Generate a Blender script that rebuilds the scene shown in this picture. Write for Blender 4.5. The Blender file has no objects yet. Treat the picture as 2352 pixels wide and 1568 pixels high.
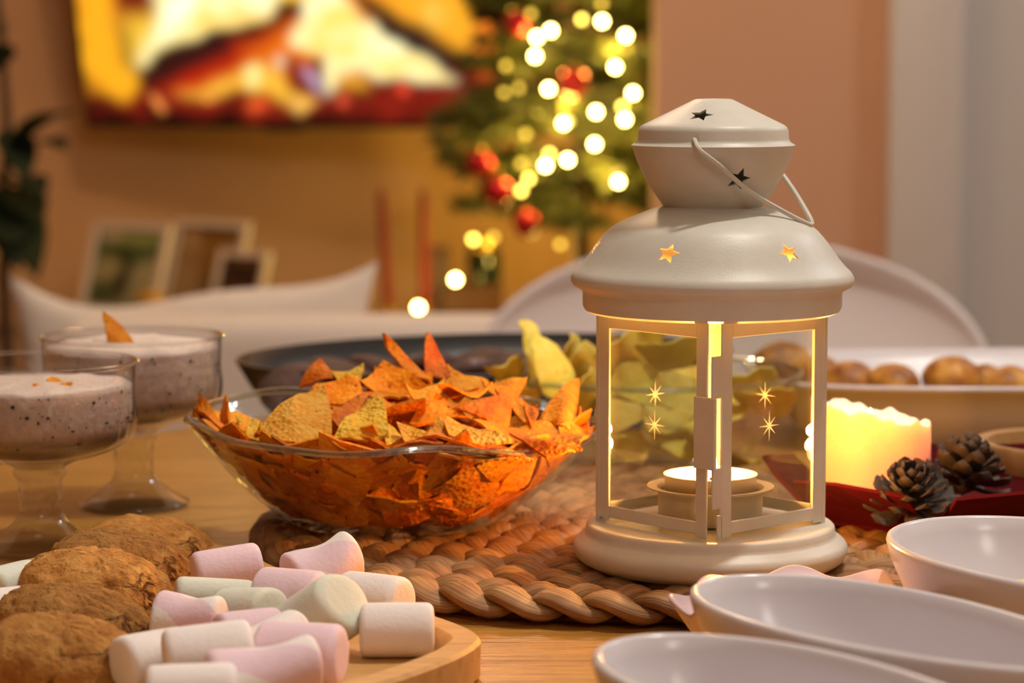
import bpy, bmesh, math, random
import numpy as np
from mathutils import Vector, Matrix, Euler, noise as mnoise
from math import sin, cos, pi, radians as R, sqrt, atan, atan2
random.seed(7)
S = bpy.context.scene
COL = S.collection
TZ = 0.75                      # height of the table top
MAT_T = 0.014                  # thickness of the woven mat

# ------------------------------------------------------------------ camera
CAM_H = TZ + 0.225
FPX = 2352 * 55.0 / 22.3
PITCH = atan(614 / FPX)
cd = bpy.data.cameras.new('camera'); cam = bpy.data.objects.new('camera', cd); COL.objects.link(cam)
cam.location = (0, 0, CAM_H); cam.rotation_euler = (pi/2 - PITCH, 0, 0)
cd.lens = 55; cd.sensor_width = 22.3; cd.clip_start = 0.05; cd.clip_end = 50
cd.dof.use_dof = True; cd.dof.focus_distance = 1.035; cd.dof.aperture_fstop = 6.3
S.camera = cam

# ------------------------------------------------------------------ light
w = bpy.data.worlds.new('world'); S.world = w; w.use_nodes = True
w.node_tree.nodes['Background'].inputs[0].default_value = (0.5, 0.36, 0.26, 1)
w.node_tree.nodes['Background'].inputs[1].default_value = 0.05
S.view_settings.view_transform = 'Standard'; S.view_settings.look = 'None'
S.view_settings.exposure = -0.14; S.view_settings.gamma = 1.0; S.view_settings.use_curve_mapping = False
S.cycles.use_denoising = True
S.cycles.max_bounces = 10; S.cycles.transparent_max_bounces = 40
S.cycles.sample_clamp_indirect = 4.0
S.cycles.caustics_reflective = False; S.cycles.caustics_refractive = False

def lamp(name, loc, power, col, rad):
    l = bpy.data.lights.new(name, 'POINT'); l.energy = power; l.color = col; l.shadow_soft_size = rad
    o = bpy.data.objects.new(name, l); COL.objects.link(o); o.location = loc; return o
# pendant with three bulbs over the middle of the table
for k in range(3):
    lamp('pendant_bulb', (0.42 + 0.035*(k-1), 1.08 + 0.02*(k-1), TZ + 1.35), 14.0, (1, .94, .86), .018)
# warm fill lamp, unseen, added to brighten the walls around the television
lamp('wall_fill', (-0.25, 3.7, 2.45), 37, (1, .68, .42), .10)
# cool lamp added out of view to light the door and wall corner
lamp('door_fill', (1.9, 2.6, 2.3), 28, (.80, .91, 1), .10)
# large soft lamp added behind the camera to fill shadows and front faces
lamp('camera_fill', (0.55, -1.3, 2.4), 27, (1, .91, .84), .30)

# ------------------------------------------------------------------ helpers
cP, sP = cos(PITCH), sin(PITCH)
def ray(x, y):
    u = (x - 1176) / FPX; v = -(y - 784) / FPX
    return Vector((u, cP + v*sP, -sP + v*cP))
def at(x, y, Y):
    d = ray(x, y); return Vector((0, 0, CAM_H)) + d * (Y / d.y)
def on(x, y, z):               # z above the table top
    d = ray(x, y); return Vector((0, 0, CAM_H)) + d * ((TZ + z - CAM_H) / d.z)

def tag(o, label=None, cat=None, group=None, kind=None):
    if label: o['label'] = label
    if cat: o['category'] = cat
    if group: o['group'] = group
    if kind: o['kind'] = kind
    return o
def thing(name, loc, label, cat, group=None, rot=(0,0,0)):
    o = bpy.data.objects.new(name, None); o.empty_display_size = .02; COL.objects.link(o)
    o.location = loc; o.rotation_euler = rot
    return tag(o, label, cat, group)
def mesh(name, v, f, m, smooth=True, ang=40):
    me = bpy.data.meshes.new(name)
    me.from_pydata([tuple(p) for p in v], [], f)
    for mm in (m if isinstance(m, (list, tuple)) else [m]): me.materials.append(mm)
    if smooth:
        me.polygons.foreach_set('use_smooth', [True]*len(me.polygons))
        if ang: me.set_sharp_from_angle(angle=R(ang))
    me.update(); return me
def link(name, me, parent=None, loc=(0,0,0), rot=(0,0,0), sc=(1,1,1)):
    o = bpy.data.objects.new(name, me); COL.objects.link(o)
    o.location = loc; o.rotation_euler = rot; o.scale = sc
    if parent: o.parent = parent
    return o
def part(name, v, f, m, parent=None, smooth=True, ang=40, **k):
    return link(name, mesh(name, v, f, m, smooth, ang), parent, **k)
def top(name, v, f, m, label, cat, group=None, smooth=True, ang=40):
    a = np.array([tuple(p) for p in v]); c = a.mean(0); c[2] = a[:,2].min()
    o = link(name, mesh(name, a - c, f, m, smooth, ang), None, tuple(c))
    return tag(o, label, cat, group)
def join(*vf):
    V_, F_ = [], []
    for v, f in vf:
        n = len(V_); V_ += [tuple(p) for p in v]; F_ += [tuple(i+n for i in q) for q in f]
    return V_, F_
def xf(vf, M):
    return [M @ Vector(p) for p in vf[0]], vf[1]
def move(vf, d): return [(p[0]+d[0], p[1]+d[1], p[2]+d[2]) for p in vf[0]], vf[1]

def lathe(prof, n=64, fn=None, a0=0.0):
    V_, F_, rings = [], [], []
    for r, z in prof:
        if r < 1e-7: rings.append([len(V_)]); V_.append((0, 0, z))
        else:
            s = len(V_); rings.append(list(range(s, s+n)))
            for k in range(n):
                a = a0 + 2*pi*k/n; rr, zz = (r, z) if fn is None else fn(r, z, a)
                V_.append((rr*cos(a), rr*sin(a), zz))
    for A, B in zip(rings, rings[1:]):
        if len(A) == 1 and len(B) == 1: continue
        for k in range(n):
            k2 = (k+1) % n
            if len(A) == 1: F_.append((A[0], B[k2], B[k]))
            elif len(B) == 1: F_.append((A[k], A[k2], B[0]))
            else: F_.append((A[k], A[k2], B[k2], B[k]))
    F_ = [tuple(reversed(q)) for q in F_]
    return V_, F_
def box(sx, sy, sz, c=(0,0,0), bev=0.0, seg=2):
    bm = bmesh.new(); bmesh.ops.create_cube(bm, size=1)
    for v in bm.verts: v.co = Vector((v.co.x*sx, v.co.y*sy, v.co.z*sz))
    if bev > 0: bmesh.ops.bevel(bm, geom=bm.edges[:], offset=bev, segments=seg, affect='EDGES', profile=.5)
    V_ = [(v.co.x+c[0], v.co.y+c[1], v.co.z+c[2]) for v in bm.verts]
    bm.verts.index_update(); F_ = [tuple(v.index for v in f.verts) for f in bm.faces]; bm.free()
    return V_, F_
def tube(path, r, n=8, closed=False, flat=None):
    P = [Vector(p) for p in path]; m = len(P); V_, F_ = [], []
    up = Vector((0, 0, 1)); last = None
    for i in range(m):
        if closed: t = P[(i+1) % m] - P[i-1]
        else: t = P[min(i+1, m-1)] - P[max(i-1, 0)]
        t.normalize()
        if last is None:
            a = t.cross(up)
            if a.length < 1e-3: a = t.cross(Vector((1, 0, 0)))
        else: a = last - t*last.dot(t)
        a.normalize(); last = a; b = a.cross(t)
        rr = r(i/(m-1)) if callable(r) else r
        for k in range(n):
            q = 2*pi*k/n; V_.append(P[i] + a*(rr*cos(q)) + b*(rr*sin(q)*(flat or 1)))
    for i in range(m if closed else m-1):
        j = (i+1) % m
        for k in range(n):
            k2 = (k+1) % n; F_.append((i*n+k, i*n+k2, j*n+k2, j*n+k))
    if not closed: F_ += [tuple(reversed(range(n))), tuple(range((m-1)*n, m*n))]
    return V_, F_
def bez(pts, n=12):            # Catmull-Rom through the points
    P = [Vector(p) for p in pts]; P = [2*P[0]-P[1]] + P + [2*P[-1]-P[-2]]; out = []
    for i in range(1, len(P)-2):
        for k in range(n):
            t = k/n; a, b, c, d = P[i-1:i+3]
            out.append(.5*((2*b) + (c-a)*t + (2*a-5*b+4*c-d)*t*t + (3*b-a-3*c+d)*t**3))
    out.append(P[-2]); return out
def loopspline(pts, n=8):
    P = [Vector(p) for p in pts]; m = len(P); out = []
    for i in range(m):
        a, b, c, d = P[i-1], P[i], P[(i+1) % m], P[(i+2) % m]
        for k in range(n):
            t = k/n; out.append(.5*((2*b) + (c-a)*t + (2*a-5*b+4*c-d)*t*t + (3*b-a-3*c+d)*t**3))
    return out
def rings(loops, cap0=True, cap1=True):   # loft closed loops of equal length
    n = len(loops[0]); V_ = [p for L in loops for p in L]; F_ = []
    for i in range(len(loops)-1):
        for k in range(n):
            k2 = (k+1) % n; F_.append((i*n+k, i*n+k2, (i+1)*n+k2, (i+1)*n+k))
    if cap0: F_.append(tuple(reversed(range(n))))
    if cap1: F_.append(tuple(range((len(loops)-1)*n, len(loops)*n)))
    return V_, F_
def sphere(r, n=16, m=10, sc=(1,1,1), c=(0,0,0)):
    v, f = lathe([(r*sin(pi*i/m) if 0 < i < m else 0, -r*cos(pi*i/m)) for i in range(m+1)], n)
    return [(p[0]*sc[0]+c[0], p[1]*sc[1]+c[1], p[2]*sc[2]+c[2]) for p in v], f

# ------------------------------------------------------------------ materials
def mat(name, col, rough=.5, **k):
    m = bpy.data.materials.new(name); m.use_nodes = True
    b = m.node_tree.nodes['Principled BSDF']
    b.inputs['Base Color'].default_value = (*col, 1); b.inputs['Roughness'].default_value = rough
    for kk, v in k.items(): b.inputs[kk.replace('_', ' ')].default_value = v
    return m
def N(m, t, **k):
    n = m.node_tree.nodes.new(t)
    for a, v in k.items(): setattr(n, a, v)
    return n
def L(m, a, b): m.node_tree.links.new(a, b)
def bsdf(m): return m.node_tree.nodes['Principled BSDF']
def coords(m, scale=(1,1,1), kind='Object', rot=(0,0,0)):
    t = N(m, 'ShaderNodeTexCoord'); p = N(m, 'ShaderNodeMapping'); p.inputs['Scale'].default_value = scale; p.inputs['Rotation'].default_value = rot
    L(m, t.outputs[kind], p.inputs[0]); return p.outputs[0]
def noise_tex(m, co, scale, detail=4, rough=.55, dist=0):
    n = N(m, 'ShaderNodeTexNoise'); n.inputs['Scale'].default_value = scale; n.inputs['Detail'].default_value = detail
    n.inputs['Roughness'].default_value = rough; n.inputs['Distortion'].default_value = dist
    L(m, co, n.inputs['Vector']); return n.outputs['Fac']
def ramp(m, fac, stops):
    r = N(m, 'ShaderNodeValToRGB'); e = r.color_ramp.elements
    while len(e) < len(stops): e.new(.5)
    for q, (p, c) in zip(e, stops): q.position = p; q.color = (*c, 1)
    L(m, fac, r.inputs[0]); return r.outputs[0]
def bump(m, h, dist, strength=1.0, prev=None):
    b = N(m, 'ShaderNodeBump'); b.inputs['Strength'].default_value = strength; b.inputs['Distance'].default_value = dist
    L(m, h, b.inputs['Height'])
    if prev: L(m, prev, b.inputs['Normal'])
    L(m, b.outputs[0], bsdf(m).inputs['Normal']); return b.outputs[0]
def mix(m, fac, a, b):
    n = N(m, 'ShaderNodeMix', data_type='RGBA')
    if isinstance(fac, float): n.inputs[0].default_value = fac
    else: L(m, fac, n.inputs[0])
    for s, q in ((n.inputs[6], a), (n.inputs[7], b)):
        if isinstance(q, tuple): s.default_value = (*q, 1)
        else: L(m, q, s)
    return n.outputs[2]
def speckled(name, stops, scale, rough, bd=0, bs=60, detail=4, vec=(1,1,1), **k):
    m = mat(name, stops[0][1], rough, **k); co = coords(m, vec)
    L(m, ramp(m, noise_tex(m, co, scale, detail), stops), bsdf(m).inputs['Base Color'])
    if bd: bump(m, noise_tex(m, co, bs, 5), bd)
    return m
def emit(name, col, strength, sampling='NONE'):
    m = bpy.data.materials.new(name); m.use_nodes = True; nt = m.node_tree; nt.nodes.clear()
    e = nt.nodes.new('ShaderNodeEmission'); o = nt.nodes.new('ShaderNodeOutputMaterial')
    e.inputs[0].default_value = (*col, 1); e.inputs[1].default_value = strength
    nt.links.new(e.outputs[0], o.inputs[0]); m.cycles.emission_sampling = sampling; return m
def thin_glass(name, tint, base=.05, amount=.9, rough=.01, bscale=0, bdist=0, vec=(1,1,1), power=4.0):
    m = bpy.data.materials.new(name); m.use_nodes = True; nt = m.node_tree; nt.nodes.clear()
    o = nt.nodes.new('ShaderNodeOutputMaterial'); mx = nt.nodes.new('ShaderNodeMixShader')
    tr = nt.nodes.new('ShaderNodeBsdfTransparent'); gl = nt.nodes.new('ShaderNodeBsdfGlossy')
    tr.inputs[0].default_value = (*tint, 1); gl.inputs['Roughness'].default_value = rough; gl.inputs[0].default_value = (.95, .95, .95, 1)
    lw = nt.nodes.new('ShaderNodeLayerWeight'); lw.inputs[0].default_value = .5
    pw = nt.nodes.new('ShaderNodeMath'); pw.operation = 'POWER'; pw.inputs[1].default_value = power
    ma = nt.nodes.new('ShaderNodeMath'); ma.operation = 'MULTIPLY_ADD'; ma.inputs[1].default_value = amount; ma.inputs[2].default_value = base
    nt.links.new(lw.outputs['Facing'], pw.inputs[0]); nt.links.new(pw.outputs[0], ma.inputs[0]); nt.links.new(ma.outputs[0], mx.inputs[0])
    nt.links.new(tr.outputs[0], mx.inputs[1]); nt.links.new(gl.outputs[0], mx.inputs[2]); nt.links.new(mx.outputs[0], o.inputs[0])
    if bdist:
        nz = noise_tex(m, coords(m, vec), bscale, 2); b = N(m, 'ShaderNodeBump'); b.inputs['Distance'].default_value = bdist
        L(m, nz, b.inputs['Height']); L(m, b.outputs[0], gl.inputs['Normal']); L(m, b.outputs[0], lw.inputs['Normal'])
    return m
def vcol(name, strength=None, rough=.6):
    m = mat(name, (1,1,1), rough); a = N(m, 'ShaderNodeVertexColor', layer_name='paint')
    if strength is None: L(m, a.outputs[0], bsdf(m).inputs['Base Color'])
    else:
        bsdf(m).inputs['Base Color'].default_value = (.01,.01,.01,1)
        L(m, a.outputs[0], bsdf(m).inputs['Emission Color']); bsdf(m).inputs['Emission Strength'].default_value = strength
    return m

M = {}
M['wall_warm'] = speckled('wall_warm', [(.3, (.60,.36,.185)), (.7, (.64,.39,.20))], 3, .9)
M['wall_salmon'] = speckled('wall_salmon', [(.3, (.62,.36,.22)), (.7, (.65,.38,.235))], 3, .9)
M['ceiling'] = mat('ceiling', (.8,.74,.66), .9)
M['floor'] = speckled('floor', [(.3, (.25,.14,.07)), (.7, (.32,.19,.1))], 6, .5, vec=(1,8,1))
M['door'] = mat('door_paint', (.56,.54,.51), .45)
M['trim'] = mat('trim_paint', (.66,.62,.57), .45)
M['lantern'] = speckled('cream_enamel', [(.35, (.59,.57,.495)), (.7, (.64,.62,.54))], 60, .42, .00006, 900)
M['pane'] = thin_glass('pane_glass', (.96,.97,.96), .045, .9, .01)
def etched(name, clear):
    m = bpy.data.materials.new(name); m.use_nodes = True; nt = m.node_tree; nt.nodes.clear()
    o = nt.nodes.new('ShaderNodeOutputMaterial'); a = nt.nodes.new('ShaderNodeMixShader'); b = nt.nodes.new('ShaderNodeMixShader')
    d = nt.nodes.new('ShaderNodeBsdfDiffuse'); t = nt.nodes.new('ShaderNodeBsdfTranslucent'); c = nt.nodes.new('ShaderNodeBsdfTransparent')
    d.inputs[0].default_value = t.inputs[0].default_value = (.95,.92,.85,1); a.inputs[0].default_value = .55; b.inputs[0].default_value = clear
    nt.links.new(d.outputs[0], a.inputs[1]); nt.links.new(t.outputs[0], a.inputs[2]); nt.links.new(a.outputs[0], b.inputs[1]); nt.links.new(c.outputs[0], b.inputs[2]); nt.links.new(b.outputs[0], o.inputs[0]); return m
M['etch'] = etched('etched_glass', .05); M['etch_dim'] = etched('etched_glass_far', .75)
M['bowl_glass'] = thin_glass('bowl_glass', (.93,.95,.93), .03, .75, .03, 60, .0012, (1,1,2.2), 3.0)
M['rim_glass'] = thin_glass('bowl_rim_glass', (.74,.84,.82), .20, .8, .03, 60, .0008, (1,1,1), 2.0)
M['goblet'] = thin_glass('goblet_glass', (.95,.95,.95), .06, .9, .02, 40, .0004, (1,1,1), 2.5)
M['stem_glass'] = thin_glass('stem_glass', (.96,.96,.95), .08, .8, .03, 60, .0006, (1,1,1), 2.6)
M['thick_glass'] = mat('pressed_glass', (.98,.97,.95), .03, Transmission_Weight=1.0, IOR=1.45)
M['china'] = mat('white_glaze', (.70,.67,.70), .2)
M['pink_china'] = mat('lilac_glaze', (.62,.48,.52), .2)
M['plastic'] = mat('white_shell', (.88,.80,.77), .4)
M['black_pan'] = mat('black_enamel', (.012,.013,.014), .3)
M['bamboo'] = speckled('pale_wood', [(.3, (.52,.27,.085)), (.55, (.62,.34,.115)), (.75, (.44,.22,.065))], 14, .6, vec=(1,9,9))
def table_wood():
    m = mat('table_wood', (.4,.2,.06), .32); co = coords(m, (1, 14, 1), rot=(0,0,R(6)))
    n1 = noise_tex(m, co, 5, 8, .65, .6); n2 = noise_tex(m, co, 22, 4, .6)
    c1 = ramp(m, n1, [(.28, (.13,.05,.008)), (.42, (.36,.16,.026)), (.6, (.50,.24,.042)), (.8, (.60,.31,.06))])
    c2 = ramp(m, n2, [(.38, (.10,.035,.006)), (.46, (.54,.27,.05)), (.8, (.54,.27,.05))])
    L(m, mix(m, .35, c1, c2), bsdf(m).inputs['Base Color']); bump(m, n2, .0006); return m
M['table'] = table_wood()
def straw():
    m = mat('seagrass', (.4,.25,.12), .55); co = coords(m, (1,1,1), 'UV')
    mp = N(m, 'ShaderNodeMapping'); mp.inputs['Scale'].default_value = (1.2, 30, 1); L(m, co, mp.inputs[0])
    n1 = noise_tex(m, mp.outputs[0], 1.0, 4, .6); n2 = noise_tex(m, coords(m), 35, 3)
    c = ramp(m, n1, [(.25, (.13,.055,.015)), (.45, (.40,.225,.085)), (.75, (.62,.41,.19))])
    c2 = ramp(m, n2, [(.34, (.50,.36,.27)), (.66, (1,.98,.92))])
    n = N(m, 'ShaderNodeMix', data_type='RGBA', blend_type='MULTIPLY'); n.inputs[0].default_value = 1
    L(m, c, n.inputs[6]); L(m, c2, n.inputs[7]); L(m, n.outputs[2], bsdf(m).inputs['Base Color'])
    bump(m, n1, .0012); return m
M['straw'] = straw()
M['straw_dark'] = mat('seagrass_underside', (.12,.06,.025), .8)
def chip_mat(name, a, b, c, spot, bs=.0012):
    m = mat(name, a, .6, Specular_IOR_Level=.18); co = coords(m)
    n1 = noise_tex(m, co, 110, 5, .65); n2 = noise_tex(m, co, 260, 2); n3 = noise_tex(m, co, 130, 2)
    base = ramp(m, n1, [(.3, a), (.52, b), (.72, c)])
    sp = ramp(m, n2, [(.29, (1,1,1)), (.33, (0,0,0))])
    oi = N(m, 'ShaderNodeObjectInfo'); hv = N(m, 'ShaderNodeHueSaturation')
    mr = N(m, 'ShaderNodeMapRange'); mr.inputs[3].default_value = .62; mr.inputs[4].default_value = 1.12
    mh = N(m, 'ShaderNodeMapRange'); mh.inputs[3].default_value = .491; mh.inputs[4].default_value = .520; wn = N(m, 'ShaderNodeTexWhiteNoise', noise_dimensions='1D'); L(m, oi.outputs['Random'], wn.inputs['W']); L(m, wn.outputs['Value'], mh.inputs[0]); L(m, mh.outputs[0], hv.inputs['Hue'])
    L(m, oi.outputs['Random'], mr.inputs[0]); L(m, mr.outputs[0], hv.inputs['Value']); L(m, base, hv.inputs['Color'])
    L(m, mix(m, sp, hv.outputs[0], spot), bsdf(m).inputs['Base Color'])
    vo = N(m, 'ShaderNodeTexVoronoi'); vo.inputs['Scale'].default_value = 420; L(m, co, vo.inputs['Vector'])
    p = bump(m, n3, bs); bump(m, vo.outputs['Distance'], bs*.55, 1, p); return m
M['tortilla'] = chip_mat('tortilla', (.78,.15,.004), (.90,.25,.008), (.92,.38,.03), (.16,.03,.004))
M['tortilla_gold'] = chip_mat('tortilla_golden', (.82,.27,.012), (.90,.42,.04), (.92,.56,.11), (.30,.07,.008), .0022)
M['potato'] = chip_mat('potato_chip', (.92,.62,.06), (.96,.75,.14), (.97,.82,.25), (.6,.33,.05), .0006)
def cookie_mat(name, k):
    m = mat(name, (.3,.13,.04), .8, Specular_IOR_Level=.2); co = coords(m)
    n1 = noise_tex(m, co, 90, 6, .65); n2 = noise_tex(m, co, 380, 4, .6)
    base = ramp(m, n1, [(.28, (.24*k,.080*k,.014*k)), (.45, (.46*k,.20*k,.045*k)), (.75, (.68*k,.36*k,.10*k))])
    vo = N(m, 'ShaderNodeTexVoronoi', feature='DISTANCE_TO_EDGE'); vo.inputs['Scale'].default_value = 42
    ns = N(m, 'ShaderNodeTexNoise'); ns.inputs['Scale'].default_value = 70; L(m, co, ns.inputs['Vector'])
    va = N(m, 'ShaderNodeVectorMath', operation='MULTIPLY_ADD'); va.inputs[1].default_value = (.022,.022,.022); L(m, ns.outputs['Color'], va.inputs[0]); L(m, co, va.inputs[2]); L(m, va.outputs[0], vo.inputs['Vector'])
    cr = ramp(m, vo.outputs['Distance'], [(.0, (1,1,1)), (.055, (0,0,0))]); gate = ramp(m, noise_tex(m, co, 38, 2), [(.54, (0,0,0)), (.64, (1,1,1))])
    mu = N(m, 'ShaderNodeMath', operation='MULTIPLY'); L(m, cr, mu.inputs[0]); L(m, gate, mu.inputs[1])
    L(m, mix(m, mu.outputs[0], base, (.19*k,.070*k,.015*k)), bsdf(m).inputs['Base Color'])
    inv = N(m, 'ShaderNodeMath', operation='SUBTRACT'); inv.inputs[0].default_value = 1; L(m, mu.outputs[0], inv.inputs[1]); p0 = bump(m, inv.outputs[0], .0016)
    p = bump(m, n1, .003, 1, p0); bump(m, n2, .0014, 1, p); return m
M['cookie'] = cookie_mat('cookie', .86); M['cookie_light'] = cookie_mat('cookie_light', 1.12); M['cookie_dark'] = cookie_mat('cookie_dark', .72)
M['choc'] = mat('dark_chocolate', (.02,.008,.005), .35)
M['brownie'] = speckled('chocolate_cookie', [(.35, (.05,.018,.012)), (.58, (.09,.035,.022)), (.72, (.5,.42,.4))], 28, .7, .002, 90)
def mallow(name, a, b=None, twist=0):
    m = mat(name, a, .75, Subsurface_Weight=.35, Subsurface_Scale=.004); bsdf(m).inputs['Subsurface Radius'].default_value = (1,.8,.7)
    if b:
        co = coords(m); s = N(m, 'ShaderNodeSeparateXYZ'); L(m, co, s.inputs[0])
        an = N(m, 'ShaderNodeMath', operation='ARCTAN2'); L(m, s.outputs[0], an.inputs[0]); L(m, s.outputs[1], an.inputs[1])
        ad = N(m, 'ShaderNodeMath', operation='MULTIPLY_ADD'); L(m, s.outputs[2], ad.inputs[0]); ad.inputs[1].default_value = twist; L(m, an.outputs[0], ad.inputs[2])
        du = N(m, 'ShaderNodeMath', operation='MULTIPLY'); L(m, ad.outputs[0], du.inputs[0]); du.inputs[1].default_value = 2
        sn = N(m, 'ShaderNodeMath', operation='SINE'); L(m, du.outputs[0], sn.inputs[0])
        L(m, ramp(m, sn.outputs[0], [(.0, a), (.12, b)]), bsdf(m).inputs['Base Color'])
    bump(m, noise_tex(m, coords(m), 500, 3), .0003); return m
PW, PP, PM = (.88,.82,.79), (.83,.63,.70), (.72,.75,.64)
M['mallow_white'] = mallow('marshmallow_white', PW); M['mallow_pink'] = mallow('marshmallow_pink', PP)
M['mallow_mint'] = mallow('marshmallow_mint', PM); M['mallow_twist'] = mallow('marshmallow_twist', PP, PW, 75)
def cream():
    m = mat('herb_cream', (.7,.55,.5), .5, Subsurface_Weight=.3, Subsurface_Scale=.004); co = coords(m)
    s = N(m, 'ShaderNodeSeparateXYZ'); L(m, co, s.inputs[0])
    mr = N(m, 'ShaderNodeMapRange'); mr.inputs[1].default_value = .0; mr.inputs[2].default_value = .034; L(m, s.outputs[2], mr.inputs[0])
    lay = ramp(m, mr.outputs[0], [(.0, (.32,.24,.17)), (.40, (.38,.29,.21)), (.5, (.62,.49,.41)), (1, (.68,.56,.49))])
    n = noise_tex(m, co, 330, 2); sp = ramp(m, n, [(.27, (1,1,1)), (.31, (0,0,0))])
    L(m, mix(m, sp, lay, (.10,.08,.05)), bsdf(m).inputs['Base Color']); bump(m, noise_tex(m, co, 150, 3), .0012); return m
M['cream'] = cream()
M['herb'] = mat('herb_fleck', (.02,.028,.012), .7)
M['wax'] = mat('candle_wax', (.96,.74,.60), .45, Subsurface_Weight=1.0, Subsurface_Scale=.013)
bsdf(M['wax']).inputs['Subsurface Radius'].default_value = (1.0, .55, .30)
M['tea_wax'] = mat('tealight_wax', (.9,.7,.38), .3, Subsurface_Weight=.6, Subsurface_Scale=.006)
M['tin'] = mat('tealight_tin', (.75,.70,.62), .35, Metallic=.7)
M['wick'] = mat('wick', (.02,.015,.01), .9)
M['flame'] = emit('flame', (1, .62, .22), 26)
M['red_paper'] = speckled('dark_red_felt', [(.3, (.075,.004,.006)), (.7, (.10,.005,.008))], 60, .9, Specular_IOR_Level=.1)
M['cone'] = speckled('pine_scale', [(.3, (.020,.014,.012)), (.6, (.055,.038,.030)), (.8, (.11,.075,.055))], 120, .7, .0006, 300)
M['roll'] = speckled('baked_crust', [(.32, (.16,.045,.006)), (.5, (.42,.16,.018)), (.68, (.66,.34,.06))], 60, .5, .0008, 120)
M['plate_wood'] = speckled('plate_wood', [(.35, (.34,.17,.06)), (.7, (.48,.27,.10))], 20, .5, vec=(1,6,1))
M['fabric'] = speckled('white_fabric', [(.3, (.78,.69,.59)), (.7, (.83,.74,.64))], 200, .95, .0006, 700)
M['sofa'] = speckled('sofa_fabric', [(.3, (.74,.64,.55)), (.7, (.80,.70,.60))], 200, .95)
M['leather'] = speckled('brown_leather', [(.3, (.10,.045,.02)), (.7, (.16,.075,.03))], 20, .5)
M['black'] = mat('black_plastic', (.012,.012,.012), .35)
M['screen'] = vcol('screen', 1.0, .3)
M['photo'] = vcol('photo_print', None, .3)
M['frame'] = mat('white_frame', (.74,.64,.50), .5)
M['stand'] = mat('grey_stand', (.10,.10,.10), .7)
M['red_wax'] = mat('red_wax', (.19,.008,.006), .5)
M['brown_wood'] = speckled('brown_wood', [(.3, (.075,.03,.014)), (.7, (.12,.05,.024))], 20, .5, vec=(1,1,6))
M['gold'] = mat('gold_lid', (.6,.42,.12), .3, Metallic=1.0)
M['jar'] = mat('dark_jar', (.012,.02,.014), .12)
M['yellow'] = mat('yellow_glass', (.75,.42,.05), .3)
M['needle'] = speckled('needles', [(.3, (.045,.058,.012)), (.7, (.11,.11,.02))], 20, .6)
M['bark'] = mat('bark', (.05,.03,.018), .9)
M['bauble'] = mat('red_bauble', (.42,.008,.012), .18, Metallic=.55)
M['leaf'] = speckled('dark_leaf', [(.3, (.012,.020,.009)), (.7, (.022,.034,.014))], 12, .7, Specular_IOR_Level=.15)
M['clay'] = mat('terracotta', (.18,.08,.05), .8)
M['bulb_b'] = emit('bulb_bright', (1, .74, .22), 48); M['bulb_m'] = emit('bulb_medium', (1, .68, .10), 13); M['bulb_d'] = emit('bulb_dim', (1, .62, .07), 3.6)
M['cable'] = mat('cable', (.01,.018,.01), .6)
M['oak'] = speckled('sideboard_oak', [(.3, (.34,.19,.08)), (.7, (.42,.25,.11))], 12, .5, vec=(6,1,1))

# ------------------------------------------------------------------ setting
def struct(name, vf, m): return tag(part(name, vf[0], vf[1], m, None, False), kind='structure')
struct('floor', box(6.2, 9.2, .1, (.3, 1.9, -.05)), M['floor'])
struct('ceiling', box(6.2, 9.2, .1, (.3, 1.9, 2.65)), M['ceiling'])
struct('wall_back', box(6.0, .1, 2.6, (.3, 5.72, 1.0)), M['wall_warm'])
struct('wall_left', box(.1, 9.0, 2.6, (-2.65, 1.9, 1.3)), M['wall_warm'])
struct('wall_right', box(.1, 9.0, 2.6, (3.25, 1.9, 1.3)), M['wall_warm'])
struct('wall_front', box(6.0, .1, 2.6, (.3, -2.55, 1.3)), M['wall_warm'])
XC = at(1506, 400, 4.2).x; XD = at(2034, 400, 4.18).x
struct('wall_corner', box(3.2-XC, .14, 2.6, ((3.2+XC)/2, 4.27, 1.3)), M['wall_salmon'])
d = struct('door_1', box(.9, .04, 2.05, (XD+.12+.45, 4.185, 1.03), .004), M['door'])
part('door_frame', *join(box(.12, .07, 2.15, (XD+.06, 4.17, 1.075), .006), box(.12, .07, 2.15, (XD+1.08, 4.17, 1.075), .006), box(1.14, .07, .1, (XD+.57, 4.17, 2.12), .006)), M['trim'], d)
part('door_panel', *box(.56, .02, 1.5, (XD+.12+.45, 4.162, 1.1), .008), M['door'], d)
part('door_handle', *join(tube([(XD+.96, 4.165, 1.02), (XD+.96, 4.10, 1.02)], .009), tube([(XD+.96, 4.10, 1.02), (XD+.85, 4.10, 1.02)], .008)), M['tin'], d)

# ------------------------------------------------------------------ dining table
TC = (.3, 1.2)
tb = thing('dining_table', (TC[0], TC[1], 0), 'round honey coloured wooden dining table under all the food and the lantern', 'table')
part('tabletop', *lathe([(0,.72), (.62,.72), (.652,.726), (.66,.738), (.657,.747), (.648,.75), (.3,.75), (.1,.75), (0,.75)], 128), M['table'], tb)
part('pedestal', *lathe([(0,.04), (.05,.04), (.06,.08), (.045,.2), (.04,.45), (.07,.66), (.22,.70), (.22,.72), (0,.72)], 48), M['table'], tb)
for k in range(4):
    a = pi/4 + k*pi/2
    part('foot', *tube([(.04*cos(a), .04*sin(a), .10), (.2*cos(a), .2*sin(a), .07), (.36*cos(a), .36*sin(a), .022)], lambda t: .035-.013*t, 10), M['table'], tb)

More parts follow.
